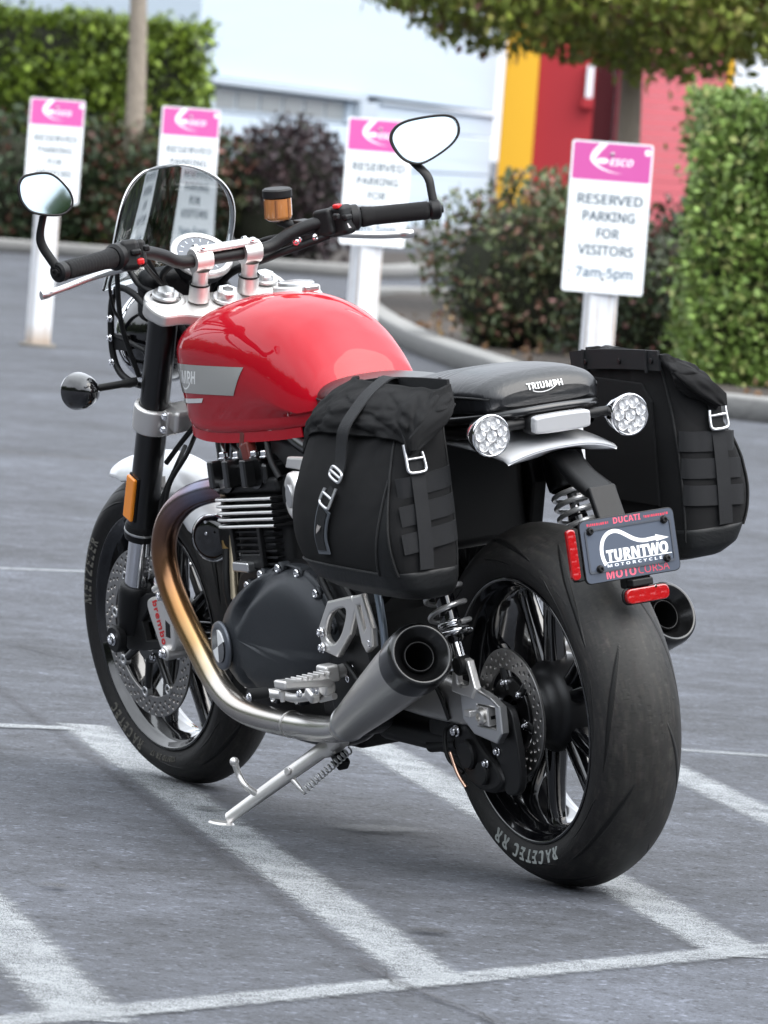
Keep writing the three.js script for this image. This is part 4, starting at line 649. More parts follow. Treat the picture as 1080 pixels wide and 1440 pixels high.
    const cups = Array.from({ length: 8 }, (_, k) => { const a = k / 7 * 6.283 + 0.3, r = k < 7 ? 0.0215 : 0, p = [C[0] - 0.0005, C[1] + Math.sin(a) * r, C[2] + Math.cos(a) * r]; return [rev([[0.01, -0.006], [0.0094, -0.006], [0.0065, 0.0], [0.003, 0.006], [0, 0.007]], p, [1, 0.02, 0], 20), puck([p[0] - 0.001, p[1], p[2]], [1, 0, 0], 0.0022, 0.006)]; }); sub(o, 'led_reflector', phy({ color: lin(0.78, 0.78, 0.79), metalness: 0.75, roughness: 0.22, clearcoat: 0.6 }), cups.map((c) => c[0])); sub(o, 'led', M.lens, cups.map((c) => c[1]));
  }
}
{ // licence plate on its stalk
  const arm = part('plate_bracket', M.satin, loft([[-0.03, 0.752, 0.026, 0.01], [-0.07, 0.735, 0.026, 0.012], [-0.115, 0.71, 0.026, 0.014], [-0.15, 0.698, 0.028, 0.012], [-0.175, 0.69, 0.03, 0.009]].map(([x, y, w, h]) => [[-1, -0.6], [-0.8, -1], [0.8, -1], [1, -0.6], [1, 0.5], [0.6, 1], [-0.6, 1], [-1, 0.5]].map(([u, v]) => [x, y + v * h, u * w + 0.014]))), box(0.014, 0.1, 0.052, [-0.2, 0.655, 0.012], [0, 0, -0.5], 0.004), box(0.02, 0.06, 0.05, [-0.235, 0.61, 0.01], [0, 0, -0.45], 0.004), box(0.02, 0.02, 0.05, [-0.255, 0.545, 0.02], [0, 0, 0], 0.004));
  const [c, x] = canvas(720, 416);
  x.fillStyle = '#3f4653'; x.fillRect(0, 0, 720, 416); x.fillStyle = '#474f5d'; x.fillRect(46, 66, 628, 262);
  const wide = (t, cx, y, w, font, col) => { x.font = font; x.fillStyle = col; x.textAlign = 'center'; x.save(); x.translate(cx, y); x.scale(w / x.measureText(t).width, 1); x.fillText(t, 0, 0); x.restore(); };
  wide('DUCATI', 362, 50, 214, 'bold 54px sans-serif', '#e2566b');
  const rr = rng(3); x.fillStyle = '#c4364b'; for (const [a, b] of [[60, 224], [492, 664]]) for (let q = a; q < b;) { const w = 5 + 9 * rr(); x.fillRect(q, 26 + 4 * rr(), w, 16); q += w + 3 + 4 * rr(); }
  wide('MOTO', 268, 398, 236, 'bold 76px sans-serif', '#ea5a70'); wide('CORSA', 514, 396, 240, '72px sans-serif', '#c23a50');
  x.strokeStyle = '#fbfbfb'; x.lineWidth = 26; x.lineCap = 'butt'; x.beginPath(); x.moveTo(166, 306); x.bezierCurveTo(120, 220, 150, 98, 250, 96); x.bezierCurveTo(330, 96, 380, 196, 500, 186); x.lineTo(590, 182); x.stroke();
  x.fillStyle = '#fbfbfb'; x.beginPath(); x.moveTo(560, 160); x.lineTo(660, 192); x.lineTo(560, 206); x.closePath(); x.fill();
  wide('TURNTWO', 412, 286, 470, 'bold 98px sans-serif', '#fbfbfb'); x.strokeStyle = '#fbfbfb'; x.lineWidth = 5; x.font = 'bold 98px sans-serif'; x.save(); x.translate(412, 286); x.scale(470 / x.measureText('TURNTWO').width, 1); x.strokeText('TURNTWO', 0, 0); x.restore();
  x.fillRect(176, 291, 490, 5); wide('M O T O R C Y C L E S', 400, 324, 460, 'bold 26px sans-serif', '#e8ecf2');
  const rs = (w, h, q) => { const s = new THREE.Shape(); s.moveTo(-w + q, -h); s.lineTo(w - q, -h); s.quadraticCurveTo(w, -h, w, -h + q); s.lineTo(w, h - q); s.quadraticCurveTo(w, h, w - q, h); s.lineTo(-w + q, h); s.quadraticCurveTo(-w, h, -w, h - q); s.lineTo(-w, -h + q); s.quadraticCurveTo(-w, -h, -w + q, -h); return s; };
  // plate axes: local x to the machine's right, y up the tilted plate, z out backwards
  const pill = (w, h, z0, z1, x = 0, y = 0) => { const q = Math.min(w, h) / 2 * 0.98, g = plate(rs(w / 2, h / 2, q), z0, z1, 0.0022); g.translate(x, y, 0); return g; };
  const T = new THREE.Matrix4().makeBasis(V(0, 0, 1), V(0.12, 0.993, 0), V(-0.993, 0.12, 0)); T.setPosition(-0.27, 0.608, 0.005);
  const put = (g) => { g.applyMatrix4(T); return g; };
  const body = plate(rs(0.091, 0.053, 0.012), -0.004, 0.0015, 0.001), pf = new THREE.ShapeGeometry(rs(0.0895, 0.0515, 0.011)); { const p = pf.attributes.position, u = pf.attributes.uv; for (let i = 0; i < p.count; i++) u.setXY(i, (p.getX(i) + 0.091) / 0.182, (p.getY(i) + 0.053) / 0.106); } pf.translate(0, 0, 0.0018);
  const lp = grp('licence_plate', bike);
  sub(lp, 'plate_body', M.satin, put(body)); sub(lp, 'plate_print', phy({ map: ctex(c), roughness: 0.42, clearcoat: 0.3 }), put(pf));
  const fs = rs(0.0795, 0.0335, 0.004), fr = rs(0.0825, 0.0365, 0.006); fr.holes.push(fs); const fg = new THREE.ExtrudeGeometry(fr, { depth: 0.0012, bevelEnabled: false }); fg.translate(0, 0.0, 0.002); sub(lp, 'plate_frame', std({ color: lin(0.045, 0.052, 0.066), roughness: 0.45 }), put(fg));
  sub(lp, 'plate_screw', M.plastic, [[-0.072, 0.034], [0.07, 0.034], [-0.062, -0.03], [0.066, -0.03]].map(([a, b]) => bolt([a, b, 0.002], [0, 0, 1], 0.0055, 0.005).map(put)));
  part('side_reflector', M.redLens, put(pill(0.0165, 0.084, -0.004, 0.006, -0.109, 0.0))); part('reflector_base', M.plastic, put(box(0.014, 0.086, 0.02, [-0.1, -0.003, -0.01], [0, 0, 0.06], 0.003)));
  part('lower_reflector', M.redLens, put(pill(0.082, 0.025, -0.004, 0.006, 0.02, -0.083))); part('plate_lamp', M.plastic, put(box(0.04, 0.012, 0.02, [0.012, -0.062, -0.002])), put(pill(0.087, 0.029, -0.01, -0.0035, 0.02, -0.083)));
  part('reflector_screw', M.chrome, put(puck([0.036, -0.073, 0.004], [0, 0, 1], 0.0028, 0.002)));
}
// ---- engine
{
  const eng = grp('engine', bike), E = (n, m, ...g) => sub(eng, n, m, g);
  E('crankcase', M.satin, plate([[0.95, 0.31], [0.955, 0.4], [0.92, 0.47], [0.86, 0.505], [0.6, 0.515], [0.5, 0.5], [0.43, 0.44], [0.42, 0.3], [0.5, 0.235], [0.86, 0.205], [0.93, 0.245]], -0.125, 0.125, 0.012), plate([[0.62, 0.49], [0.5, 0.5], [0.42, 0.43], [0.42, 0.29], [0.5, 0.24], [0.6, 0.25]], -0.14, -0.1, 0.008), box(0.3, 0.05, 0.16, [0.74, 0.2, 0], [0, 0, 0], 0.015));
  // left cover: a domed lid with two creases running out of the round badge
  const O = [[0.93, 0.352], [0.912, 0.402], [0.86, 0.447], [0.78, 0.487], [0.69, 0.508], [0.61, 0.5], [0.55, 0.465], [0.515, 0.408], [0.517, 0.35], [0.555, 0.3], [0.63, 0.27], [0.73, 0.256], [0.84, 0.259], [0.9, 0.287], [0.925, 0.315]], oc = new THREE.CatmullRomCurve3(O.map(([a, b]) => V(a, b, 0)), true, 'catmullrom', 0.5), OP = oc.getSpacedPoints(120).slice(0, -1), c0 = [0.78, 0.37];
  const lay = [[1, -0.118, 0], [1, -0.138, 0], [0.985, -0.1435, 0], [0.955, -0.146, 0], [0.94, -0.149, 0.02], [0.9, -0.164, 0.08], [0.83, -0.176, 0.2], [0.72, -0.185, 0.4], [0.58, -0.191, 0.7], [0.42, -0.195, 1], [0.2, -0.196, 1], [0.02, -0.196, 1]];
  const rings = lay.map(([k, z, q]) => OP.map((p) => {
    const cx = mixf(c0[0], 0.84, q * 0.4), cy = mixf(c0[1], 0.365, q * 0.4), x = cx + (p.x - cx) * k, y = cy + (p.y - cy) * k, a = Math.atan2(y - 0.36, x - 0.862);
    const rr = Math.hypot(x - 0.862, y - 0.36), f = sst(0.05, 0.09, rr) * sst(0.99, 0.93, k), w = 0.018 * f * (sst(2.28, 2.36, a) - sst(2.37, 2.62, a)) + 0.012 * f * (sst(-2.5, -2.42, a) - sst(-2.4, -2.1, a));
    return [x, y, z + w + 0.004 * f * sst(2.4, 3.0, a) ];
  }));
  const cov = E('engine_cover', M.cover, loft(rings, { flip: false }));
  sub(eng, 'badge_ring', std({ color: lin(0.11, 0.12, 0.14), metalness: 0.5, roughness: 0.35 }), rev([[0.03, 0], [0.043, 0], [0.045, 0.004], [0.043, 0.009], [0.0325, 0.01], [0.031, 0.008], [0, 0.008]], [0.866, 0.352, -0.192], [0.12, 0, -1]));
  for (const [a, m] of [[0.35, M.white], [0.35 + Math.PI, M.white], [0.35 + Math.PI / 2, M.gloss], [0.35 - Math.PI / 2, M.gloss]]) { const s = new THREE.Shape(); const w = m === M.white ? 1.15 : Math.PI - 1.15; s.moveTo(0, 0); s.lineTo(0.03 * Math.cos(a + 0.6 - w / 2), 0.03 * Math.sin(a + 0.6 - w / 2)); s.absarc(0, 0, 0.03, a + 0.6 - w / 2, a + 0.6 + w / 2, false); const g = new THREE.ExtrudeGeometry(s, { depth: 0.003, bevelEnabled: false, curveSegments: 16 }); g.rotateY(Math.PI - 0.12); g.translate(0.8653, 0.352, -0.2015); sub(eng, 'badge_segment', m, g); }
  for (const t of [0.02, 0.08, 0.14, 0.2, 0.27, 0.34, 0.41, 0.48, 0.55, 0.63, 0.71, 0.8, 0.9]) { const p = oc.getPointAt(t), x = mixf(p.x, c0[0], 0.045), y = mixf(p.y, c0[1], 0.045); E('cover_bolt', M.chrome, rev([[0.0085, 0], [0.0085, 0.004], [0.0075, 0.0065], [0.0045, 0.0072], [0.004, 0.004], [0, 0.004]], [x, y, -0.1485], [0, 0, -1], 16)); sub(cov, 'bolt_boss', M.cover, puck([x, y, -0.1488], [0, 0, 1], 0.0115, 0.02)); }
  // right side covers
  E('clutch_cover', M.cover, puck([0.72, 0.38, 0.12], [0, 0, 1], 0.11, 0.05, 0.02), puck([0.87, 0.34, 0.12], [0, 0, 1], 0.06, 0.045, 0.015));
  // finned barrels, leaning back a little
  XF = new THREE.Matrix4().makeTranslation(0.83, 0.58, 0).multiply(new THREE.Matrix4().makeRotationZ(-0.1)).multiply(new THREE.Matrix4().makeTranslation(-0.83, -0.58, 0));
  E('barrel', M.satin, box(0.2, 0.15, 0.25, [0.82, 0.555, 0], [0, 0, 0], 0.02));
  const fin = (x0, x1, y, w, th) => { const g = plate([[x0, -w], [x1 - 0.02, -w], [x1, -w + 0.02], [x1, w - 0.02], [x1 - 0.02, w], [x0, w]], 0, th, 0.0008); g.rotateX(Math.PI / 2); g.translate(0, y, 0); return g; };
  for (let k = 0; k < 6; k++) E('cooling_fin', M.satin, fin(0.735, 0.925, 0.556 - k * 0.0118, 0.139, 0.0042));
  for (let k = 0; k < 5; k++) { const y = 0.616 - k * 0.0122, f = E('cooling_fin', M.satin, fin(0.715, 0.955, y, 0.146, 0.0055)); sub(f, 'polished_edge', M.bright, tube([[0.716, y - 0.0027, -0.1462], [0.8, y - 0.0027, -0.1466], [0.93, y - 0.0027, -0.1466], [0.951, y - 0.0027, -0.136], [0.9555, y - 0.0027, -0.122]], 0.0028, 40, 8)); }
  E('fin_pillar', M.satin, [[0.785, -0.142], [0.9, -0.139]].map(([x, z]) => box(0.011, 0.075, 0.01, [x, 0.528, z])), box(0.09, 0.03, 0.03, [0.84, 0.5, -0.125]));
  E('oil_union', M.alu, box(0.06, 0.018, 0.03, [0.86, 0.492, -0.14], [0, 0, 0.05], 0.004));
  E('head', M.satin, box(0.25, 0.03, 0.27, [0.835, 0.635, 0], [0, 0, 0], 0.01));
  E('cam_cover', M.black, ...[-0.09, 0.09].flatMap((z) => [rod([0.9, 0.655, z - 0.05], [0.9, 0.655, z + 0.05], 0.03), rod([0.78, 0.66, z - 0.05], [0.78, 0.66, z + 0.05], 0.03), box(0.19, 0.04, 0.1, [0.84, 0.657, z], [0, 0, 0], 0.01), box(0.02, 0.05, 0.03, [0.92, 0.66, z - 0.055]), box(0.02, 0.05, 0.03, [0.86, 0.66, z - 0.055]), box(0.02, 0.05, 0.03, [0.79, 0.66, z - 0.055])]));
  E('head_bolt', M.chrome, [[0.925, -0.125], [0.86, -0.13], [0.79, -0.13], [0.75, -0.13]].map(([x, z]) => bolt([x, 0.685, z], [0, 1, 0], 0.0085, 0.01)));
  E('oil_pipe', M.alu, tube([[0.955, 0.64, -0.13], [0.9, 0.642, -0.142], [0.86, 0.65, -0.15]], 0.009, 16, 10), puck([0.952, 0.639, -0.13], [-0.9, 0.1, -0.3], 0.012, 0.014));
  XF = null;
  // throttle bodies and airbox under the tank
  E('airbox', std({ color: lin(0.09, 0.09, 0.092), metalness: 0.6, roughness: 0.38 }), box(0.2, 0.075, 0.2, [0.72, 0.697, 0], [0, 0, 0.05], 0.025), puck([0.84, 0.69, -0.105], [1, 0.1, -0.2], 0.03, 0.02));
  E('throttle_trim', M.cast, rev([[0, 0], [0.02, 0.001], [0.024, 0.004], [0.034, 0.006], [0.041, 0.002], [0.043, -0.006], [0.041, -0.02]], [0.56, 0.648, -0.185], [0.25, 0, -1])); E('throttle_cap', M.alu, puck([0.56, 0.648, -0.187], [0.25, 0, -1], 0.021, 0.006)); E('throttle_body', M.satin, rod([0.58, 0.648, -0.06], [0.564, 0.648, -0.18], 0.036));
  E('trim_bracket', M.cast, plate([[0.62, 0.69], [0.61, 0.71], [0.53, 0.715], [0.46, 0.745], [0.45, 0.73], [0.52, 0.69]], -0.165, -0.15, 0.004));
  E('coil_plug', M.brown, box(0.028, 0.07, 0.022, [0.825, 0.68, -0.125], [0, 0, -0.35], 0.005), box(0.022, 0.04, 0.02, [0.85, 0.715, -0.12], [0, 0, 0.3], 0.005));
  // hoses by the cover
  part('coolant_hose', M.plastic, tube([[1.0, 0.51, -0.1], [0.985, 0.44, -0.115], [0.975, 0.37, -0.11], [0.96, 0.3, -0.1]], 0.009, 24, 10)); part('brass_union', std({ color: lin(0.45, 0.3, 0.12), metalness: 0.9, roughness: 0.35 }), puck([1.0, 0.52, -0.1], [0, -1, 0], 0.011, 0.018)); part('vent_pipe', std({ color: lin(0.33, 0.28, 0.2), metalness: 0.8, roughness: 0.4 }), tube([[0.965, 0.53, -0.105], [0.945, 0.47, -0.12], [0.93, 0.42, -0.13]], 0.008, 16, 8));
  const horn = part('horn', M.gloss, rev([[0, -0.004], [0.012, -0.006], [0.03, -0.004], [0.04, 0.002], [0.042, 0.01], [0.036, 0.022], [0.02, 0.03], [0, 0.032]], [1.035, 0.52, -0.118], [0.55, 0, 1])); sub(horn, 'horn_ring', M.chrome, rev([[0.041, 0.004], [0.0445, 0.007], [0.0445, 0.011], [0.041, 0.014]], [1.035, 0.52, -0.118], [0.55, 0, 1])); sub(horn, 'horn_bracket', M.satin, box(0.08, 0.045, 0.04, [0.99, 0.525, -0.09], [0, 0, 0], 0.012)); sub(horn, 'horn_rivet', M.chrome, puck([1.037, 0.551, -0.1225], [-0.55, 0, -1], 0.003, 0.002), puck([1.018, 0.533, -0.1325], [-0.55, 0, -1], 0.003, 0.002));
}
// ---- frame, radiator, swingarm, shocks
part('frame', M.black, both([tube([[1.14, 0.82, -0.03], [1.08, 0.66, -0.05], [1.03, 0.45, -0.075], [0.98, 0.3, -0.09], [0.9, 0.215, -0.1], [0.6, 0.2, -0.105], [0.48, 0.25, -0.105], [0.46, 0.4, -0.11]], 0.0155, 60, 12), tube([[1.13, 0.86, -0.025], [0.95, 0.79, -0.05], [0.7, 0.73, -0.1], [0.5, 0.66, -0.11], [0.46, 0.4, -0.11]], 0.015, 50, 12)]), rod([1.19, 0.79, 0], [1.132, 0.925, 0], 0.028), rod([0.46, 0.34, -0.13], [0.46, 0.34, 0.13], 0.025));
part('radiator', M.plastic, box(0.03, 0.24, 0.17, [1.1, 0.44, 0.06], [0, 0, 0.2], 0.008), box(0.025, 0.03, 0.19, [1.08, 0.57, 0.06], [0, 0, 0.2], 0.006));
part('wiring', M.plastic, tube([[1.1, 0.76, -0.04], [1.03, 0.7, -0.075], [1.0, 0.64, -0.085], [0.99, 0.55, -0.09]], 0.0065, 24, 8), tube([[1.06, 0.73, -0.06], [1.0, 0.69, -0.09], [0.97, 0.62, -0.1], [0.98, 0.52, -0.1]], 0.005, 24, 8), tube([[0.98, 0.72, -0.09], [0.95, 0.68, -0.11], [0.93, 0.66, -0.12]], 0.004, 12, 8)); part('breather_pipe', M.plastic, tube([[1.02, 0.75, -0.062], [1.005, 0.68, -0.08], [0.998, 0.6, -0.09], [0.99, 0.52, -0.095]], 0.0085, 24, 10), tube([[0.93, 0.73, -0.1], [0.9, 0.7, -0.12], [0.86, 0.69, -0.128]], 0.006, 14, 8), tube([[0.78, 0.73, -0.115], [0.74, 0.69, -0.13], [0.7, 0.66, -0.135]], 0.006, 14, 8), tube([[0.56, 0.6, -0.14], [0.57, 0.53, -0.145], [0.52, 0.47, -0.15], [0.46, 0.43, -0.15]], 0.006, 24, 8), tube([[0.45, 0.36, -0.165], [0.4, 0.33, -0.168], [0.37, 0.29, -0.165], [0.4, 0.25, -0.15]], 0.0045, 20, 8));
part('metal_line', std({ color: lin(0.28, 0.33, 0.4), metalness: 0.6, roughness: 0.3 }), tube([[0.985, 0.745, -0.075], [0.975, 0.69, -0.095], [0.968, 0.63, -0.105]], 0.0065, 20, 10), tube([[0.31, 0.5, -0.165], [0.295, 0.44, -0.168], [0.3, 0.39, -0.165]], 0.007, 20, 10));
part('cable_tie', M.satin, [[1.004, 0.675, -0.08], [0.999, 0.61, -0.089]].map((p) => puck(p, [0.05, 1, 0.1], 0.0105, 0.006)));
part('cable_clip', M.alu, tube([[0.97, 0.71, -0.11], [0.955, 0.69, -0.115], [0.95, 0.665, -0.115]], 0.004, 12, 8), puck([0.952, 0.66, -0.118], [-0.3, 0, -1], 0.009, 0.006));
{
  const sw = part('swingarm', M.steel.clone(), both([loft(Array.from({ length: 14 }, (_, i) => { const t = i / 13, x = mixf(0.5, 0.03, t), y = mixf(0.335, 0.318, t), h = mixf(0.034, 0.03, t) + 0.012 * Math.sin(t * 3.1), w = 0.014, z = mixf(-0.118, -0.122, t); return Array.from({ length: 16 }, (_, k) => { const a = k / 16 * 6.283, C = Math.cos(a), S = Math.sin(a); return [x, y + h * Math.sign(S) * Math.pow(Math.abs(S), 0.5), z + w * Math.sign(C) * Math.pow(Math.abs(C), 0.5)]; }); }))]));
  sw.material.color.setRGB(0.42, 0.41, 0.4); sw.material.roughness = 0.4;
  for (const s of [-1, 1]) {
    const z = s * 0.14, f = (a, b) => s < 0 ? [z - b, z - a] : [z + a, z + b];
    const pl = part('axle_plate', M.alu, plate([[0.085, 0.36], [0.045, 0.362], [-0.02, 0.348], [-0.05, 0.335], [-0.052, 0.29], [-0.03, 0.27], [0.045, 0.278], [0.08, 0.3]], ...f(-0.012, 0.004), 0.003, { holes: [[[0.028, 0.332], [0.028, 0.296], [-0.034, 0.296], [-0.034, 0.332]]], roundHoles: false }));
    sub(pl, 'chain_adjuster', M.cast, plate([[0.026, 0.33], [0.026, 0.298], [-0.012, 0.298], [-0.012, 0.33]], ...f(-0.01, 0.006), 0.002), box(0.02, 0.012, 0.012, [0.05, 0.314, z + s * 0.006])); sub(pl, 'axle_nut', M.steel, rev([[0.0155, 0], [0.0155, 0.006], [0.0125, 0.009], [0.008, 0.009], [0.0075, 0.004], [0, 0.004]].flatMap((p) => [p, p]), [0.005, 0.314, z + s * 0.006], [0, 0, s], 6));
    part('shock_clevis', M.cast, plate([[0.105, 0.345], [0.095, 0.4], [0.078, 0.415], [0.04, 0.405], [0.022, 0.36], [0.035, 0.34]], ...f(-0.006, 0.008), 0.003, { holes: [[[0.076, 0.398], [0.05, 0.392], [0.042, 0.365], [0.082, 0.36]]] })); part('clevis_bolt', M.chrome, bolt([0.088, 0.392, z + s * 0.008], [0, 0, s], 0.009, 0.006));
    const A = V(0.062, 0.395, s * 0.146), B = V(0.205, 0.755, s * 0.146), D = B.clone().sub(A).normalize(), L = A.distanceTo(B), sh = grp('rear_shock', bike), P = (t) => A.clone().addScaledVector(D, t);
    sub(sh, 'damper_rod', M.chrome, rod(P(0.0), P(L), 0.0085)); sub(sh, 'damper_body', M.gloss, rev([[0.01, 0.04], [0.014, 0.045], [0.0165, 0.06], [0.0175, 0.22], [0.016, 0.23], [0.012, 0.232]], A, D)); sub(sh, 'spring_seat', M.chrome, rev([[0.016, 0.05], [0.031, 0.051], [0.034, 0.055], [0.033, 0.06], [0.02, 0.07]], A, D)); sub(sh, 'reservoir_cup', M.black, rev([[0.033, L - 0.115], [0.036, L - 0.112], [0.037, L - 0.1], [0.037, L - 0.05], [0.034, L - 0.03], [0.015, L - 0.01], [0, L - 0.01]], A, D));
    const sp = [], e1 = V(0, 0, 1).cross(D).normalize(), e2 = D.clone().cross(e1); let hgt = 0.088; const turns = 8.5, N = 260; for (let i = 0; i <= N; i++) { const t = i / N, a = t * turns * 6.283, hh = mixf(0.068, L - 0.115, 0.6 * t + 0.4 * (1 - (1 - t) * (1 - t))); sp.push(P(hh).addScaledVector(e1, Math.cos(a) * 0.032).addScaledVector(e2, Math.sin(a) * 0.032)); }
    sub(sh, 'spring', M.spring, new THREE.TubeGeometry(new THREE.CatmullRomCurve3(sp), 520, 0.0046, 8)); sub(sh, 'lower_eye', M.satin, puck(A.clone().add(V(0, 0, -0.012)), [0, 0, 1], 0.017, 0.024)); sub(sh, 'preload_collar', M.chrome, rev([[0.0165, 0.07], [0.024, 0.07], [0.024, 0.077], [0.0165, 0.078]], A, D));
  }
  // rear caliper, its hanger and hose
  const rc = part('rear_caliper', M.plastic, plate([[0.145, 0.275], [0.13, 0.3], [0.09, 0.285], [0.05, 0.25], [0.0, 0.22], [-0.01, 0.195], [0.03, 0.175], [0.085, 0.178], [0.125, 0.2], [0.15, 0.24]], -0.128, -0.07, 0.008, { round: true }), puck([0.095, 0.235, -0.138], [0, 0, 1], 0.026, 0.02), puck([0.05, 0.208, -0.136], [0, 0, 1], 0.02, 0.015)); sub(rc, 'caliper_pin', M.chrome, bolt([0.13, 0.272, -0.13], [0, 0, -1], 0.0085, 0.008), bolt([0.03, 0.228, -0.132], [0, 0, -1], 0.006, 0.006), bolt([0.005, 0.25, -0.122], [0, 0, -1], 0.006, 0.006));
  part('caliper_hanger', M.satin, plate([[0.03, 0.33], [-0.04, 0.33], [-0.058, 0.29], [-0.065, 0.22], [-0.05, 0.185], [-0.01, 0.18], [0.0, 0.22], [0.03, 0.26]], -0.122, -0.108, 0.003, { round: true }), rod([0, 0.312, -0.14], [0, 0.312, 0.14], 0.0125));
  part('brake_hose', M.plastic, tube([[0.14, 0.285, -0.125], [0.17, 0.27, -0.13], [0.155, 0.225, -0.138], [0.12, 0.2, -0.13]], 0.004, 24, 8), tube([[0.2, 0.36, -0.135], [0.16, 0.33, -0.14], [0.145, 0.29, -0.135]], 0.004, 20, 8)); part('banjo', std({ color: lin(0.7, 0.45, 0.33), metalness: 1, roughness: 0.3 }), tube([[0.142, 0.235, -0.14], [0.125, 0.2, -0.138], [0.105, 0.178, -0.135]], 0.0035, 14, 8));
  part('drive_chain', M.steel, tube([[0.1, 0.36, 0.1], [0.3, 0.38, 0.1], [0.5, 0.37, 0.1], [0.5, 0.31, 0.1], [0.3, 0.26, 0.1], [0.0, 0.215, 0.1], [-0.1, 0.3, 0.1], [-0.03, 0.4, 0.1]], 0.008, 90, 6, true));
}
// ---- exhaust: left and right pipes, cone silencers
for (const s of [-1, 1]) {
  const P = [[0.94, 0.615, -0.088], [1.0, 0.613, -0.117], [1.055, 0.594, -0.147], [1.098, 0.555, -0.165], [1.117, 0.505, -0.172], [1.108, 0.45, -0.173], [1.075, 0.398, -0.173], [1.02, 0.34, -0.173], [0.955, 0.278, -0.173], [0.91, 0.25, -0.173], [0.86, 0.235, -0.173], [0.79, 0.228, -0.173], [0.62, 0.229, -0.173], [0.5, 0.238, -0.173], [0.455, 0.247, -0.175]].map(([x, y, z]) => [x, y, -z * s * -1 * -1 * -1]).map(([x, y, z]) => [x, y, s < 0 ? -Math.abs(z) : Math.abs(z)]);
  const n = 150, rad = 22, g = tube(P, 0.0236, n, rad), col = [], C = [[0, [0.45, 0.33, 0.24]], [0.04, [0.32, 0.2, 0.22]], [0.09, [0.27, 0.27, 0.36]], [0.14, [0.28, 0.2, 0.22]], [0.2, [0.25, 0.14, 0.1]], [0.28, [0.32, 0.165, 0.085]], [0.36, [0.42, 0.22, 0.09]], [0.43, [0.48, 0.3, 0.14]], [0.49, [0.55, 0.44, 0.3]], [0.55, [0.68, 0.63, 0.57]], [1, [0.78, 0.76, 0.73]]];
  for (let i = 0; i <= n; i++) { const t = i / n; let k = 0; while (k < C.length - 2 && C[k + 1][0] < t) k++; const u = sst(C[k][0], C[k + 1][0], t); for (let j = 0; j <= rad; j++) { const w = 1 + 0.12 * N3(t * 14, Math.cos(j / rad * 6.283) * 1.3, Math.sin(j / rad * 6.283) * 1.3 + 5); col.push(...[0, 1, 2].map((q) => mixf(C[k][1][q], C[k + 1][1][q], u) * w * 0.85)); } }
  g.setAttribute('color', new THREE.Float32BufferAttribute(col, 3));
  const hp = part('exhaust_pipe', M.pipe, g), a = (x, y, z) => V(x, y, z * s);
  sub(hp, 'exhaust_flange', std({ color: lin(0.42, 0.33, 0.25), metalness: 1, roughness: 0.4 }), puck(a(0.952, 0.616, 0.095), V(0.9, 0, 0.42 * s), 0.036, 0.016, 0.003), bolt(a(0.965, 0.647, 0.1), V(0.9, 0, 0.42 * s), 0.006, 0.012), bolt(a(0.965, 0.585, 0.1), V(0.9, 0, 0.42 * s), 0.006, 0.012));
  sub(hp, 'pipe_joint', M.steel, rev([[0.0236, 0], [0.0248, 0.001], [0.0248, 0.004], [0.0236, 0.005]], a(0.66, 0.2285, 0.173), [1, 0, 0]));
  const A = a(0.462, 0.246, 0.174), B = s > 0 ? a(0.04, 0.43, 0.256) : a(0.03, 0.432, 0.238), D = B.clone().sub(A).normalize(), L = A.distanceTo(B), sil = grp('silencer', bike);
  sub(sil, 'silencer_body', M.steel, rev([[0.024, -0.006], [0.0265, 0.0], [0.0265, 0.01], [0.032, 0.03], [0.045, L * 0.45], [0.052, L * 0.7], [0.055, L - 0.062]], A, D, 56)); sub(sil, 'weld_seam', M.alu, rod(A.clone().addScaledVector(D, 0.03).add(V(-0.012, -0.004, s * 0.0295)), A.clone().addScaledVector(D, L - 0.07).add(V(-0.02, -0.008, s * 0.0505)), 0.0014), rev([[0.0315, 0.028], [0.0335, 0.03], [0.0335, 0.033], [0.032, 0.035]], A, D, 40));
  sub(sil, 'end_cap', M.black, rev([[0.055, L - 0.066], [0.0572, L - 0.064], [0.058, L - 0.058], [0.0575, L - 0.014], [0.0545, L - 0.003], [0.05, L], [0.046, L - 0.002], [0.03, L - 0.024], [0.0268, L - 0.028]], A, D, 56)); sub(sil, 'outlet', M.plastic, rev([[0.0235, L - 0.13], [0.0235, L - 0.018], [0.025, L - 0.016], [0.0268, L - 0.018], [0.0268, L - 0.04]], A, D, 40), puck(A.clone().addScaledVector(D, L - 0.14), D, 0.028, 0.01)); sub(sil, 'cap_screw', M.chrome, bolt(A.clone().addScaledVector(D, L - 0.05).add(V(-0.028, -0.012, s * 0.05)), V(-0.5, -0.2, s), 0.005, 0.003));
}
// ---- controls by the left and right foot, side stand
part('heel_plate', M.cast, plate([[0.5, 0.378], [0.515, 0.415], [0.47, 0.47], [0.38, 0.488], [0.36, 0.475], [0.395, 0.418], [0.45, 0.372]], -0.182, -0.168, 0.004, { holes: [[[0.488, 0.408], [0.462, 0.448], [0.405, 0.462], [0.425, 0.42], [0.462, 0.395]]] }));
part('hanger_plate', M.cast, plate([[0.362, 0.49], [0.325, 0.498], [0.298, 0.44], [0.3, 0.408], [0.325, 0.395], [0.34, 0.41]], -0.19, -0.176, 0.004, { holes: [[[0.345, 0.475], [0.332, 0.478], [0.318, 0.44], [0.327, 0.432]]], roundHoles: false }));
part('hanger_bolt', M.chrome, [[0.497, 0.412], [0.497, 0.385], [0.312, 0.412]].map(([x, y]) => bolt([x, y, -0.183], [0, 0, -1], 0.0075, 0.006)), bolt([0.44, 0.352, -0.15], [0, 0, -1], 0.008, 0.008), bolt([0.46, 0.33, -0.15], [0, 0, -1], 0.008, 0.008));
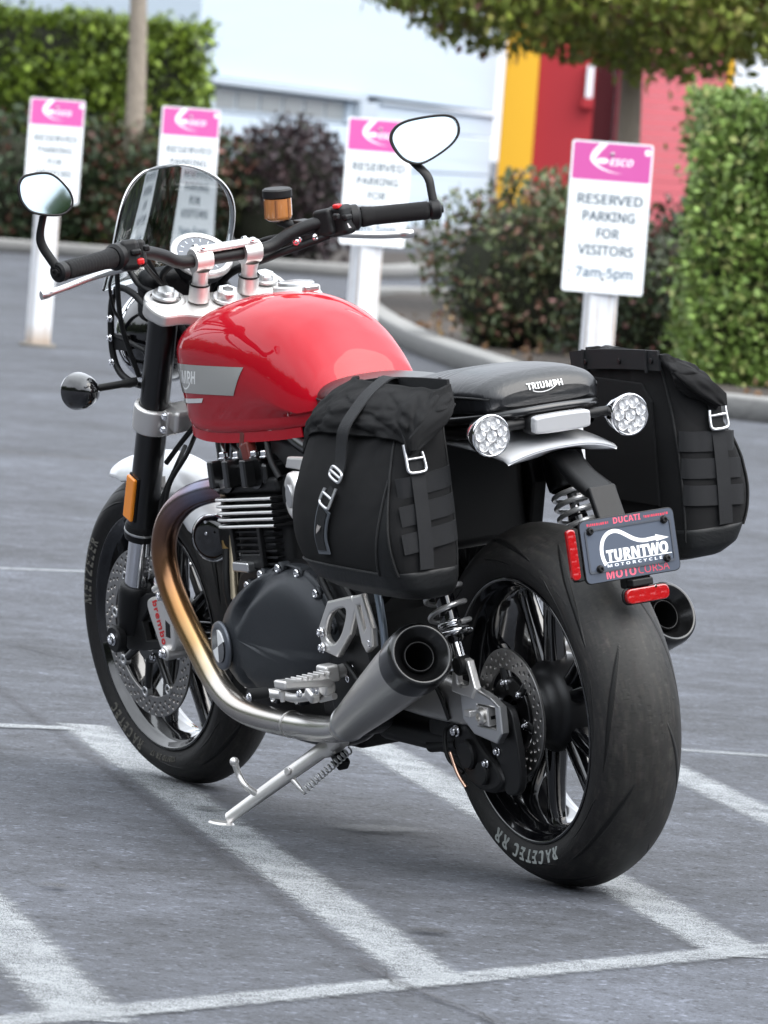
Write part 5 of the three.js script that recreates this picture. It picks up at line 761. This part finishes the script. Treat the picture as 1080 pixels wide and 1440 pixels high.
part('footpeg', M.cast, box(0.036, 0.016, 0.105, [0.46, 0.336, -0.245], [0.1, 0.12, 0], 0.005), ...Array.from({ length: 9 }, (_, k) => box(0.033, 0.006, 0.005, [0.46 + (k - 4) * 0.0011, 0.3455 + (k - 4) * -0.0008, -0.247 - (k - 4) * 0.0105], [0.1, 0.12, 0], 0.0015)), rod([0.47, 0.345, -0.16], [0.465, 0.34, -0.2], 0.012), box(0.04, 0.03, 0.03, [0.468, 0.345, -0.192]), rod([0.458, 0.328, -0.29], [0.458, 0.31, -0.29], 0.006, 0.004));
part('footpeg_right', M.cast, box(0.036, 0.016, 0.105, [0.46, 0.336, 0.245], [-0.1, -0.12, 0], 0.005), rod([0.47, 0.345, 0.13], [0.465, 0.34, 0.2], 0.012)).name = 'footpeg';
part('gear_lever', M.cast, tube([[0.47, 0.32, -0.19], [0.52, 0.3, -0.205], [0.58, 0.29, -0.205], [0.64, 0.288, -0.2], [0.665, 0.292, -0.215]], 0.008, 30, 10), puck([0.47, 0.32, -0.205], [0, 0, 1], 0.015, 0.02), rod([0.66, 0.29, -0.195], [0.668, 0.293, -0.245], 0.008), rod([0.5, 0.295, -0.195], [0.455, 0.305, -0.19], 0.006), box(0.03, 0.02, 0.02, [0.5, 0.305, -0.21], [0, 0, 0.5], 0.006)); part('gear_lever_rubber', M.rubber, rod([0.664, 0.291, -0.215], [0.669, 0.293, -0.25], 0.0105));
part('lever_bolt', M.chrome, bolt([0.66, 0.29, -0.252], [0, 0, -1], 0.006, 0.004), bolt([0.47, 0.32, -0.216], [0, 0, -1], 0.008, 0.006), bolt([0.39, 0.29, -0.165], [0, 0, -1], 0.012, 0.008), bolt([0.53, 0.305, -0.218], [0, 0, -1], 0.006, 0.005));
part('pivot_cover', M.satin, plate([[0.49, 0.4], [0.4, 0.42], [0.36, 0.36], [0.37, 0.26], [0.45, 0.23], [0.52, 0.26], [0.53, 0.34]], -0.16, -0.12, 0.008, { round: true }), box(0.3, 0.05, 0.2, [0.34, 0.235, 0], [0, 0, 0], 0.02), box(0.1, 0.06, 0.2, [0.25, 0.26, 0.0], [0, 0, 0], 0.02), puck([0.39, 0.29, -0.166], [0, 0, 1], 0.02, 0.02), rod([0.3, 0.22, -0.09], [0.2, 0.235, -0.09], 0.012));
{
  const pv = V(0.6, 0.195, -0.128), ft = V(0.776, 0.058, -0.258), D = ft.clone().sub(pv);
  const leg = []; for (let i = 0; i <= 20; i++) { const t = i / 20, p = pv.clone().addScaledVector(D, t), w = mixf(0.0165, 0.0115, t) + (i < 2 ? 0.006 : 0), th = mixf(0.011, 0.008, t), e1 = V(0.6, 0.75, 0.2).normalize(), e2 = D.clone().normalize().cross(e1).normalize(); leg.push(Array.from({ length: 14 }, (_, k) => { const a = k / 14 * 6.283; return p.clone().addScaledVector(e1, Math.cos(a) * w).addScaledVector(e2, Math.sin(a) * th).toArray(); })); }
  const st = part('side_stand', M.cast, loft(leg), (() => { const g = puck([0, 0, 0], [0, 1, 0], 0.026, 0.012, 0.004); g.scale(1.25, 1, 0.85); g.rotateX(LEAN); g.translate(ft.x + 0.008, ft.y - 0.017, ft.z - 0.012); return g; })(), box(0.055, 0.04, 0.03, [0.585, 0.205, -0.125], [0, 0, -0.5], 0.008));
  const j = pv.clone().addScaledVector(D, 0.7), tip = V(0.752, 0.162, -0.248);
  sub(st, 'stand_tang', M.cast, tube([j, j.clone().add(V(0.01, 0.02, -0.02)), tip.clone().add(V(-0.002, -0.025, 0.006)), tip], 0.0062, 24, 10), new THREE.SphereGeometry(0.0085, 14, 10).translate(tip.x, tip.y, tip.z));
  sub(st, 'spring_peg', M.cast, rod(pv.clone().addScaledVector(D, 0.42), pv.clone().addScaledVector(D, 0.42).add(V(-0.035, -0.032, 0.012)), 0.007, 0.003), puck(pv.clone().addScaledVector(D, 0.36).add(V(0, 0, -0.012)), [-0.3, 0.2, -1], 0.007, 0.005));
  const q0 = V(0.56, 0.185, -0.115), q1 = pv.clone().addScaledVector(D, 0.42).add(V(-0.03, -0.028, 0.012)), ax = q1.clone().sub(q0), e1 = V(0, 0, 1).cross(ax).normalize(), e2 = ax.clone().normalize().cross(e1), hp = []; for (let i = 0; i <= 200; i++) { const t = i / 200, a = t * 14 * 6.283, p = q0.clone().addScaledVector(ax, t); hp.push(p.addScaledVector(e1, Math.cos(a) * 0.0062).addScaledVector(e2, Math.sin(a) * 0.0062)); }
  sub(st, 'stand_spring', M.alu, new THREE.TubeGeometry(new THREE.CatmullRomCurve3(hp), 400, 0.0016, 6)); part('stand_switch', M.plastic, box(0.04, 0.022, 0.022, [0.6, 0.165, -0.115], [0, 0, 0.7], 0.005));
}
// ---- front: headlight, clock, windscreen, indicators, reservoir, cables
steered(() => {
  const hl = grp('headlight', bike);
  sub(hl, 'headlight_shell', M.gloss, rev([[0, -0.1], [0.03, -0.096], [0.06, -0.08], [0.08, -0.05], [0.088, -0.01], [0.088, 0.02]], [1.36, 0.86, 0], [1, -0.05, 0], 48)); sub(hl, 'headlight_ring', M.chrome, rev([[0.086, 0.016], [0.0915, 0.018], [0.093, 0.026], [0.09, 0.034], [0.083, 0.036]], [1.36, 0.86, 0], [1, -0.05, 0], 48)); sub(hl, 'headlight_lens', M.lens, rev([[0, 0.05], [0.04, 0.046], [0.083, 0.032]], [1.36, 0.86, 0], [1, -0.05, 0], 40));
  part('headlight_bracket', M.satin, both([tube([[1.22, 0.9, -0.09], [1.3, 0.955, -0.095], [1.352, 0.962, -0.098], [1.372, 0.94, -0.1], [1.392, 0.84, -0.1], [1.378, 0.805, -0.098], [1.33, 0.785, -0.095], [1.25, 0.78, -0.09]], 0.0065, 60, 8), box(0.05, 0.03, 0.012, [1.36, 0.86, -0.094]), tube([[1.25, 0.84, -0.09], [1.33, 0.862, -0.096], [1.385, 0.872, -0.096]], 0.005, 30, 8)])); part('bracket_bolt', M.chrome, [[1.38, 0.905], [1.388, 0.868], [1.39, 0.822], [1.362, 0.958]].map(([x, y]) => bolt([x, y, -0.104], [0, 0, -1], 0.006, 0.005)));
  for (const s of [-1, 1]) { const o = grp('front_indicator', bike), C = [1.352, 0.785, s * 0.2]; sub(o, 'indicator_stem', M.satin, rev([[0.0085, 0], [0.0095, 0.015], [0.007, 0.03], [0.007, 0.07], [0.009, 0.085]], [1.31, 0.79, s * 0.1], [0.3, -0.03, s])); sub(o, 'indicator_body', M.gloss, rev([[0, 0.05], [0.012, 0.048], [0.024, 0.036], [0.0315, 0.018], [0.0345, 0.002], [0.0355, -0.006]], C, [-1, 0.02, 0])); sub(o, 'indicator_lens', M.lens, rev([[0.0355, -0.006], [0.034, -0.011], [0.02, -0.015], [0, -0.016]], C, [-1, 0.02, 0])); }
  const ck = grp('speedometer', bike), cn = V(-0.62, 0.78, 0), cc = [1.2, 1.012, 0];
  sub(ck, 'clock_shell', M.satin, rev([[0, -0.05], [0.03, -0.046], [0.05, -0.02], [0.054, 0]], cc, cn)); sub(ck, 'clock_ring', M.cast, rev([[0.054, -0.002], [0.0585, 0.0], [0.0595, 0.006], [0.057, 0.011], [0.05, 0.0125], [0.047, 0.009]], cc, cn, 56));
  { const [c, x] = canvas(256, 256); x.fillStyle = '#101a2c'; x.fillRect(0, 0, 256, 256); x.strokeStyle = '#cdd6e4'; x.lineWidth = 4; for (let k = 0; k <= 12; k++) { const a = 2.4 + k * 0.39; x.beginPath(); x.moveTo(128 + Math.cos(a) * 112, 128 + Math.sin(a) * 112); x.lineTo(128 + Math.cos(a) * 94, 128 + Math.sin(a) * 94); x.stroke(); } x.fillStyle = '#33445f'; x.fillRect(74, 138, 108, 56); x.strokeStyle = '#e8443c'; x.beginPath(); x.moveTo(128, 128); x.lineTo(60, 170); x.stroke(); const g = new THREE.CircleGeometry(0.048, 40); g.rotateX(-Math.PI / 2); along(g, V(...cc).addScaledVector(cn, 0.0085), cn); sub(ck, 'clock_face', phy({ map: ctex(c), roughness: 0.08, clearcoat: 1, clearcoatRoughness: 0.02 }), g); }
  sub(ck, 'clock_lug', M.cast, box(0.014, 0.008, 0.022, [1.238, 1.035, 0.03], [0, 0, 0.6], 0.003));
  // windscreen: clear smoked shield, thicker towards its top
  const scr = (u, v) => { const w = 0.13 * Math.sqrt(Math.max(0.0001, 1 - Math.pow(Math.max(0, (v - 0.12) / 0.88), 4.2))), z = u * w; return V(1.412 - 0.115 * v - 0.045 * v * (1 - v) - 4.2 * z * z + 0.01, 0.968 + 0.212 * v - 0.35 * z * z, z); };
  const nu = 40, nv = 36, F = [], Bk = [], nrm = (u, v) => { const a = scr(u + 0.01, v).sub(scr(u - 0.01, v)), b = scr(u, Math.min(0.999, v + 0.01)).sub(scr(u, v - 0.01)); return a.cross(b).normalize(); };
  for (let j = 0; j <= nv; j++) { const v = Math.sin(j / nv * Math.PI / 2) * 0.998, ro = [], rb = []; for (let i = 0; i <= nu; i++) { const u = i / nu * 2 - 1, p = scr(u, v), n = nrm(u * 0.98, Math.min(0.97, Math.max(0.012, v))); ro.push(p.toArray()); rb.push(p.clone().addScaledVector(n, 0.003 + 0.0028 * v).toArray()); } F.push([...ro, ...rb.reverse()]); }
  const ws = part('windscreen', phy({ color: 0xffffff, roughness: 0.0, transmission: 1, thickness: 0.003, ior: 1.49, attenuationColor: lin(0.55, 0.57, 0.58), attenuationDistance: 0.0032 }), loft(F));
  const eg = []; for (let i = 0; i <= 30; i++) eg.push(scr(-1, 0.02 + 0.96 * Math.sin(i / 30 * 1.5708)).toArray()); for (let i = 1; i < 16; i++) eg.push(scr(-1 + i / 8, 0.98).toArray()); for (let i = 30; i >= 0; i--) eg.push(scr(1, 0.02 + 0.96 * Math.sin(i / 30 * 1.5708)).toArray());
  sub(ws, 'screen_edge', phy({ color: lin(0.75, 0.78, 0.8), roughness: 0.15, clearcoat: 1 }), tube(eg.filter((p, i) => !i || Math.hypot(p[0] - eg[i - 1][0], p[1] - eg[i - 1][1], p[2] - eg[i - 1][2]) > 0.002), 0.0014, 200, 8));
  part('screen_bracket', M.satin, both(tube([[1.25, 0.95, -0.07], [1.3, 0.97, -0.08], [1.325, 1.0, -0.085]], 0.006, 16, 8)), box(0.05, 0.1, 0.16, [1.3, 0.945, 0], [0, 0, 0.2], 0.02));
  const rs = grp('fluid_reservoir', bike), rd = V(-0.05, 1, 0.02);
  sub(rs, 'reservoir_bottle', phy({ color: lin(0.42, 0.17, 0.05), roughness: 0.12, clearcoat: 1, metalness: 0.1 }), rev([[0, 0], [0.018, 0.0], [0.024, 0.004], [0.0255, 0.01], [0.0255, 0.042]], [1.152, 1.062, 0.145], rd)); sub(rs, 'reservoir_cap', M.plastic, puck([1.15, 1.104, 0.146], rd, 0.0275, 0.018, 0.003)); sub(rs, 'reservoir_foot', M.satin, rod([1.152, 1.062, 0.145], [1.12, 1.045, 0.17], 0.009), box(0.05, 0.022, 0.03, [1.11, 1.05, 0.175])); sub(rs, 'reservoir_rib', std({ color: lin(0.2, 0.08, 0.03), roughness: 0.3 }), [-0.6, 0.4, 1.5].map((a) => rod([1.152 + Math.cos(a + 3.4) * 0.0245, 1.068, 0.145 + Math.sin(a + 3.4) * 0.0245], [1.15 + Math.cos(a + 3.4) * 0.0245, 1.102, 0.146 + Math.sin(a + 3.4) * 0.0245], 0.0028)));
  part('master_cylinder', M.satin, rod([1.1, 1.045, 0.16], [1.085, 1.047, 0.22], 0.011), puck([1.092, 1.04, 0.19], [-1, 0, 0.2], 0.01, 0.02)); part('banjo_bolt', M.chrome, bolt([1.1, 1.028, 0.15], [-0.6, -0.3, -0.6], 0.007, 0.01), bolt([1.06, 1.032, 0.165], [-1, 0, 0], 0.005, 0.004));
  const cab = (pts, r = 0.0048) => part('control_cable', M.plastic, tube(pts, r, 50, 8));
  cab([[1.07, 1.03, 0.2], [1.1, 1.015, 0.15], [1.13, 1.0, 0.1], [1.2, 0.97, 0.05], [1.25, 0.9, 0.03]], 0.0075); cab([[1.1, 1.04, 0.16], [1.15, 1.03, 0.1], [1.24, 0.98, 0.06], [1.28, 0.85, 0.05]]);
  cab([[1.1, 1.032, -0.21], [1.17, 1.03, -0.19], [1.25, 1.0, -0.15], [1.29, 0.9, -0.13], [1.3, 0.8, -0.1]]); cab([[1.08, 1.045, -0.19], [1.15, 1.05, -0.15], [1.22, 1.02, -0.1], [1.26, 0.95, -0.05], [1.22, 0.86, -0.03]], 0.006); cab([[1.09, 1.05, -0.2], [1.13, 1.03, -0.16], [1.17, 1.0, -0.12], [1.21, 0.95, -0.06]], 0.0045); cab([[1.12, 1.03, -0.22], [1.19, 0.99, -0.2], [1.22, 0.94, -0.18], [1.24, 0.92, -0.16]], 0.003); cab([[1.15, 1.02, -0.08], [1.19, 0.99, -0.09], [1.2, 0.95, -0.07]], 0.006);
  cab([[1.28, 0.66, -0.03], [1.25, 0.63, -0.07], [1.27, 0.56, -0.1], [1.27, 0.48, -0.105], [1.255, 0.4, -0.1]], 0.0045); cab([[1.22, 0.72, -0.02], [1.2, 0.66, -0.07], [1.23, 0.6, -0.1], [1.245, 0.52, -0.11], [1.25, 0.42, -0.105]], 0.0045); cab([[1.15, 0.75, -0.03], [1.2, 0.69, -0.07], [1.25, 0.64, -0.09]], 0.005);
  part('brake_union', M.cast, tube([[1.25, 0.4, -0.1], [1.27, 0.412, -0.11], [1.3, 0.402, -0.115]], 0.0075, 14, 8));
});
// ---- soft roll-top panniers hung on either side
function pannier(s, label) {
  const O = V(0.15, 0.53, s * 0.21), SH = s > 0 ? 0.056 : 0, o = thing('pannier', label, 'motorcycle bag', [O.x, 0, 0]);
  const wz = O.z + SH, wp = V(O.x + (s > 0 ? -0.035 : 0), O.y * Math.cos(LEAN) + wz * Math.sin(LEAN) + LIFT, wz * Math.cos(LEAN) - O.y * Math.sin(LEAN)); o.position.copy(wp); o.rotation.x = -LEAN;
  // made for the left side in machine coordinates, then shifted to its own base and mirrored for the right
  const put = (n, m, geos, p = o) => { let g = [geos].flat(Infinity).map(clean); if (s > 0) g = g.map(mirrorZ); g.forEach((q) => q.translate(-O.x, -O.y, -O.z)); return mesh(n, m, g, p); };
  const T = [ // height, rear x, front x, inner z, outer z, squareness
    [0.524, 0.02, 0.253, -0.178, -0.25, 3], [0.531, -0.012, 0.2829, -0.174, -0.2724, 3.6], [0.55, -0.03, 0.3125, -0.171, -0.2976, 4.2], [0.59, -0.036, 0.3328, -0.169, -0.3152, 4.6], [0.6372, -0.038, 0.3401, -0.168, -0.3219, 4.8], [0.6931, -0.036, 0.3411, -0.168, -0.3143, 4.6], [0.7397, -0.032, 0.3359, -0.168, -0.2994, 4.2], [0.7862, -0.026, 0.328, -0.168, -0.276, 3.8], [0.8234, -0.02, 0.306, -0.168, -0.25, 3.4], [0.8514, -0.014, 0.294, -0.169, -0.222, 3.2], [0.8719, -0.008, 0.284, -0.17, -0.196, 3]];
  if (s > 0) T.forEach((r) => { r[2] -= 0.03; });
  const P = (y, a, off = 0) => { const [xr, xf, zi, zo, n] = row(T, y), C = Math.cos(a), S = Math.sin(a), hx = (xf - xr) / 2 + off, hz = (zi - zo) / 2 + off, k = 2 / n; return V((xr + xf) / 2 + hx * Math.sign(C) * Math.pow(Math.abs(C), k), y, (zi + zo) / 2 + hz * Math.sign(S) * Math.pow(Math.abs(S), k)); };
  // creases: deeper below the roll, slanting folds on the outer face
  const fold = (p) => { const q = sst(0.6, 0.85, p.y); return 0.0075 * fbm(p.x * 9 + s * 3, p.y * 7, p.z * 9, 4) * (0.6 + q) + 0.009 * q * Math.pow(Math.abs(N3(p.x * 9 + p.y * 5, p.y * 6 - p.x * 4, p.z * 8 + s)), 0.7) - 0.004 * q; };
  const ringAt = (y, off = 0) => Array.from({ length: 132 }, (_, i) => { const a = i / 132 * 6.2832, p = P(y, a), q = P(y, a, 0.01).sub(p).normalize(); return p.addScaledVector(q, fold(p) + off).toArray(); });
  const ys = (a, b, n) => Array.from({ length: n + 1 }, (_, i) => mixf(a, b, i / n));
  put('bag_body', M.fabric, loft(ys(0.57, 0.87, 64).map((y) => ringAt(y)), { flip: true }));
  put('bag_base', M.leather, loft([...ys(0.5245, 0.574, 18).map((y) => ringAt(y, 0.0022)), ringAt(0.58, 0.0016), ringAt(0.582, -0.002)], { flip: true }));
  // panel of smooth leathercloth on the rear corner, point upwards, edged by a welt
  const surf = (y, x, z, off) => { // point on the skin nearest the given direction
    const [xr, xf, zi, zo] = row(T, y), C = (x - (xr + xf) / 2) / ((xf - xr) / 2), S = (z - (zi + zo) / 2) / ((zi - zo) / 2), n = row(T, y)[4], a = Math.atan2(Math.sign(S) * Math.pow(Math.abs(S), n / 2), Math.sign(C) * Math.pow(Math.abs(C), n / 2)), p = P(y, a), q = P(y, a, 0.01).sub(p).normalize(); return p.addScaledVector(q, fold(p) + off);
  };
  const tri = []; for (let j = 0; j <= 20; j++) { const t = j / 20, y = mixf(0.576, 0.735, t), a0 = 3.92 + 0.0 * t, w0 = mixf(0.36, 0.02, t), w1 = mixf(0.16, 0.015, t); const ro = [], rb = []; for (let i = 0; i <= 14; i++) { const a = a0 + mixf(-w1, w0, i / 14), p = P(y, a), q = P(y, a, 0.01).sub(p).normalize(), f = fold(p); ro.push(p.clone().addScaledVector(q, f + 0.0028).toArray()); rb.unshift(p.clone().addScaledVector(q, f - 0.004).toArray()); } tri.push([...ro, ...rb]); }
  put('corner_panel', M.leather, loft(tri));
  const welt = (f) => tube(Array.from({ length: 16 }, (_, i) => f(i / 15)), 0.0024, 40, 7);
  const sk = (y, a, off = 0.002) => { const p = P(y, a), q = P(y, a, 0.01).sub(p).normalize(); return p.addScaledVector(q, fold(p) + off); };
  put('welt', M.leather, [welt((t) => sk(mixf(0.576, 0.737, t), 3.92 + mixf(0.36, 0.02, t), 0.0035)), welt((t) => sk(mixf(0.576, 0.737, t), 3.92 - mixf(0.16, 0.015, t), 0.0035)), welt((t) => sk(0.579, mixf(4.28, 6.1, t))), welt((t) => sk(mixf(0.56, 0.86, t), 3.14 - 0.62, 0.001)), welt((t) => sk(mixf(0.735, 0.83, t), 3.92 + 0.2 * t, 0.001))]);
  // rear face: three webbing bands, one upright strap, buckle
  const zr = (t) => mixf(-0.292, -0.18, t), onRear = (y, t, off) => { const p = surf(y, -0.03, zr(t), off); return p; };
  for (const [y, w] of [[0.728, 0.034], [0.682, 0.034], [0.636, 0.034]]) put('webbing_band', M.web, ribbon(ys(0.02, 0.98, 10).map((t) => onRear(y + 0.012 * (t - 0.5), t, 0.003)), [0, 1, 0], w, 0.002, 24));
  put('upright_strap', M.web, ribbon(ys(0.585, 0.77, 12).map((y) => onRear(y, 0.36, 0.0062)), [0, 0, 1], 0.026, 0.002, 30));
  put('upright_strap', M.web, ribbon([onRear(0.77, 0.36, 0.006), onRear(0.79, 0.35, 0.008), onRear(0.82, 0.36, 0.012), onRear(0.85, 0.4, 0.01)], [0, 0, 1], 0.024, 0.002, 20));
  const hook = (c, R, U, w, h, open) => { const m = new THREE.Matrix4().makeBasis(R.clone().normalize(), U.clone().normalize(), R.clone().cross(U).normalize()); m.setPosition(c); const pts = open ? [[w * 0.2, h * 0.92], [w * 0.95, h * 0.95], [w, h * 0.8], [w * 0.85, h * 0.1], [w * 0.9, -h], [0, -h], [-w, -h], [-w, -0.1 * h], [-w, h], [-w * 0.9, h]] : null; const A = open ? tube([[-w, h * 1.0, 0], [-w, 0, 0], [-w, -h + 0.003, 0], [-w + 0.003, -h, 0], [w - 0.003, -h, 0], [w, -h + 0.003, 0], [w, -0.1 * h, 0], [w * 0.9, h * 0.35, 0]], 0.0028, 60, 8) : tube([[-w, h - 0.003, 0], [-w, -h + 0.003, 0], [-w + 0.003, -h, 0], [w - 0.003, -h, 0], [w, -h + 0.003, 0], [w, h - 0.003, 0], [w - 0.003, h, 0], [-w + 0.003, h, 0]], 0.0028, 80, 8, true); const B = tube([[-w, open ? -0.05 * h : 0, 0], [w, open ? -0.05 * h : 0, 0]], 0.0026, 8, 8); return [A, B].map((g) => { g.applyMatrix4(m); return g; }); };
  { const c = onRear(0.772, 0.36, 0.011), d = onRear(0.79, 0.36, 0.011).sub(onRear(0.75, 0.36, 0.011)); put('strap_buckle', M.buckle, hook(c, V(0, 0, 1), d, 0.0165, 0.024, true)); }
  // roll-top flap folded outwards over the bag: a thick draped sheet
  const flap = []; for (let i = 0; i <= 96; i++) {
    const t = i / 96, a = mixf(2.86, 6.46, t), lowY = row([[0, 0.825], [0.1, 0.797], [0.17, 0.777], [0.24, 0.793], [0.36, 0.801], [0.6, 0.797], [0.78, 0.782], [0.9, 0.75], [1, 0.77]], t)[0], ro = [], rb = [];
    for (let j = 0; j <= 26; j++) {
      const v = j / 26, y = mixf(0.8715, lowY, v), p = P(y, a), q = P(y, a, 0.01).sub(p).normalize(); q.y = 0; q.normalize();
      const bul = 0.006 + 0.022 * Math.sin(Math.PI * Math.min(1, v * 1.02)) * (0.75 + 0.25 * Math.sin(t * 9)) * sst(0, 0.12, v), cr = 0.011 * Math.pow(Math.abs(N3(t * 9 + v * 2.5 + s, v * 3.2 - t * 2, 1.7)), 0.6) + 0.009 * fbm(t * 14, v * 5, 3 + s, 3);
      const o = p.clone().addScaledVector(q, bul + cr * sst(0, 0.2, v)); o.y += 0.006 * (1 - v) + 0.004 * N3(t * 8, v * 2, 5); ro.push(o.toArray()); rb.unshift(p.clone().addScaledVector(q, Math.min(bul - 0.006, 0.0)).setY(y + 0.003 * (1 - v)).toArray());
    }
    flap.push([...ro, ...rb]);
  }
  put('roll_flap', M.fabric, loft(flap));
  const ear = [[-0.029, 0.862], [-0.029, 0.825], [-0.03, 0.79]]; put('roll_end_flap', M.fabric, loft(Array.from({ length: 14 }, (_, j) => { const t = j / 13, y = mixf(0.873, 0.787, t), z0 = mixf(-0.2, -0.268, Math.min(1, t * 1.3)), z1 = mixf(-0.166, -0.252, t * t), x0 = mixf(-0.016, -0.05, sst(0, 0.5, t)); const top = [], bot = []; for (let i = 0; i <= 14; i++) { const u = i / 14, z = mixf(z0, z1, u), q = 0.004 * Math.sin(u * 3.14) + 0.004 * N3(u * 3, t * 4, s * 2); top.push([x0 - q, y + 0.01 * u * (1 - t), z]); bot.unshift([x0 + 0.008 - q * 0.3, y + 0.01 * u * (1 - t), z]); } return [...top, ...bot]; })));
  put('closure_strip', M.web, ribbon([[0.29, 0.852, -0.166], [0.22, 0.861, -0.1655], [0.1, 0.869, -0.1655], [-0.008, 0.873, -0.166]], [0, 1, 0], 0.034, 0.005, 30)); put('closure_stud', M.satin, [0.235, 0.12, 0.012].map((x) => puck([x, mixf(0.873, 0.854, x / 0.26), -0.163], [0, 0, 1], 0.0045, 0.003))); put('closure_tab', M.web, [0.242, 0.03].map((x) => box(0.008, 0.04, 0.004, [x, mixf(0.872, 0.856, x / 0.26), -0.1615], [0, 0, 0], 0.0015)));
  // long strap over the roll, ladder lock, hook and pull tab on the outer face
  const so = (y, off) => surf(y, mixf(0.128, 0.195, sst(0.77, 0.62, y)), -0.34, off);
  put('long_strap', M.web, ribbon([[0.18, 0.864, -0.164], [0.179, 0.88, -0.172], [0.173, 0.882, -0.186], [0.16, 0.866, -0.226], [0.146, 0.842, -0.263], [0.135, 0.812, -0.295], so(0.782, 0.022), so(0.755, 0.012), so(0.735, 0.009)], [1, 0, 0], 0.036, 0.0024, 70));
  const U = so(0.76, 0.01).sub(so(0.7, 0.01)).normalize(), Rt = V(1, 0, 0).addScaledVector(U, -U.x).normalize();
  put('strap_buckle', M.buckle, hook(so(0.738, 0.013), Rt, U, 0.021, 0.008, false)); put('strap_buckle', M.buckle, hook(so(0.703, 0.014), Rt, U, 0.019, 0.019, true)); put('short_strap', M.web, ribbon([so(0.712, 0.008), so(0.69, 0.009), so(0.66, 0.006), so(0.63, 0.005)], [1, 0, 0], 0.026, 0.0024, 20));
  const tab = put('pull_tab', std({ color: lin(0.09, 0.1, 0.115), roughness: 0.5 }), ribbon([so(0.682, 0.0105), so(0.66, 0.0085), so(0.63, 0.007), so(0.6, 0.0072)], [1, 0, 0], 0.04, 0.003, 20)); put('tab_face', M.leather, ribbon([so(0.678, 0.0125), so(0.66, 0.0105), so(0.63, 0.009), so(0.607, 0.0092)], [1, 0, 0], 0.029, 0.0024, 20), tab);
  { const c = so(0.645, 0.0118), m = new THREE.Matrix4().makeBasis(Rt.clone(), U.clone(), Rt.clone().cross(U)), g = new THREE.ExtrudeGeometry(outline([[-0.007, 0.008], [-0.003, 0.004], [0, 0.006], [0.003, 0.004], [0.007, 0.008], [0.005, -0.002], [0, -0.009], [-0.005, -0.002]]), { depth: 0.0012, bevelEnabled: false }); g.applyMatrix4(m); g.translate(c.x, c.y, c.z - 0.001); put('tab_emblem', std({ color: lin(0.22, 0.2, 0.19), roughness: 0.5, side: THREE.DoubleSide }), g, tab); }
  put('carrier_plate', M.fabric, [plate([[0.27, 0.62], [0.27, 0.8], [0.24, 0.83], [0.06, 0.83], [0.03, 0.8], [0.03, 0.62]], -0.171, -0.1655, 0.002)]);
  return o;
}
pannier(-1, 'near black soft pannier hanging on the left side of the motorcycle, over the engine');
pannier(1, 'far black soft pannier on the right side of the motorcycle, behind the licence plate');
renderer.render(scene, camera);
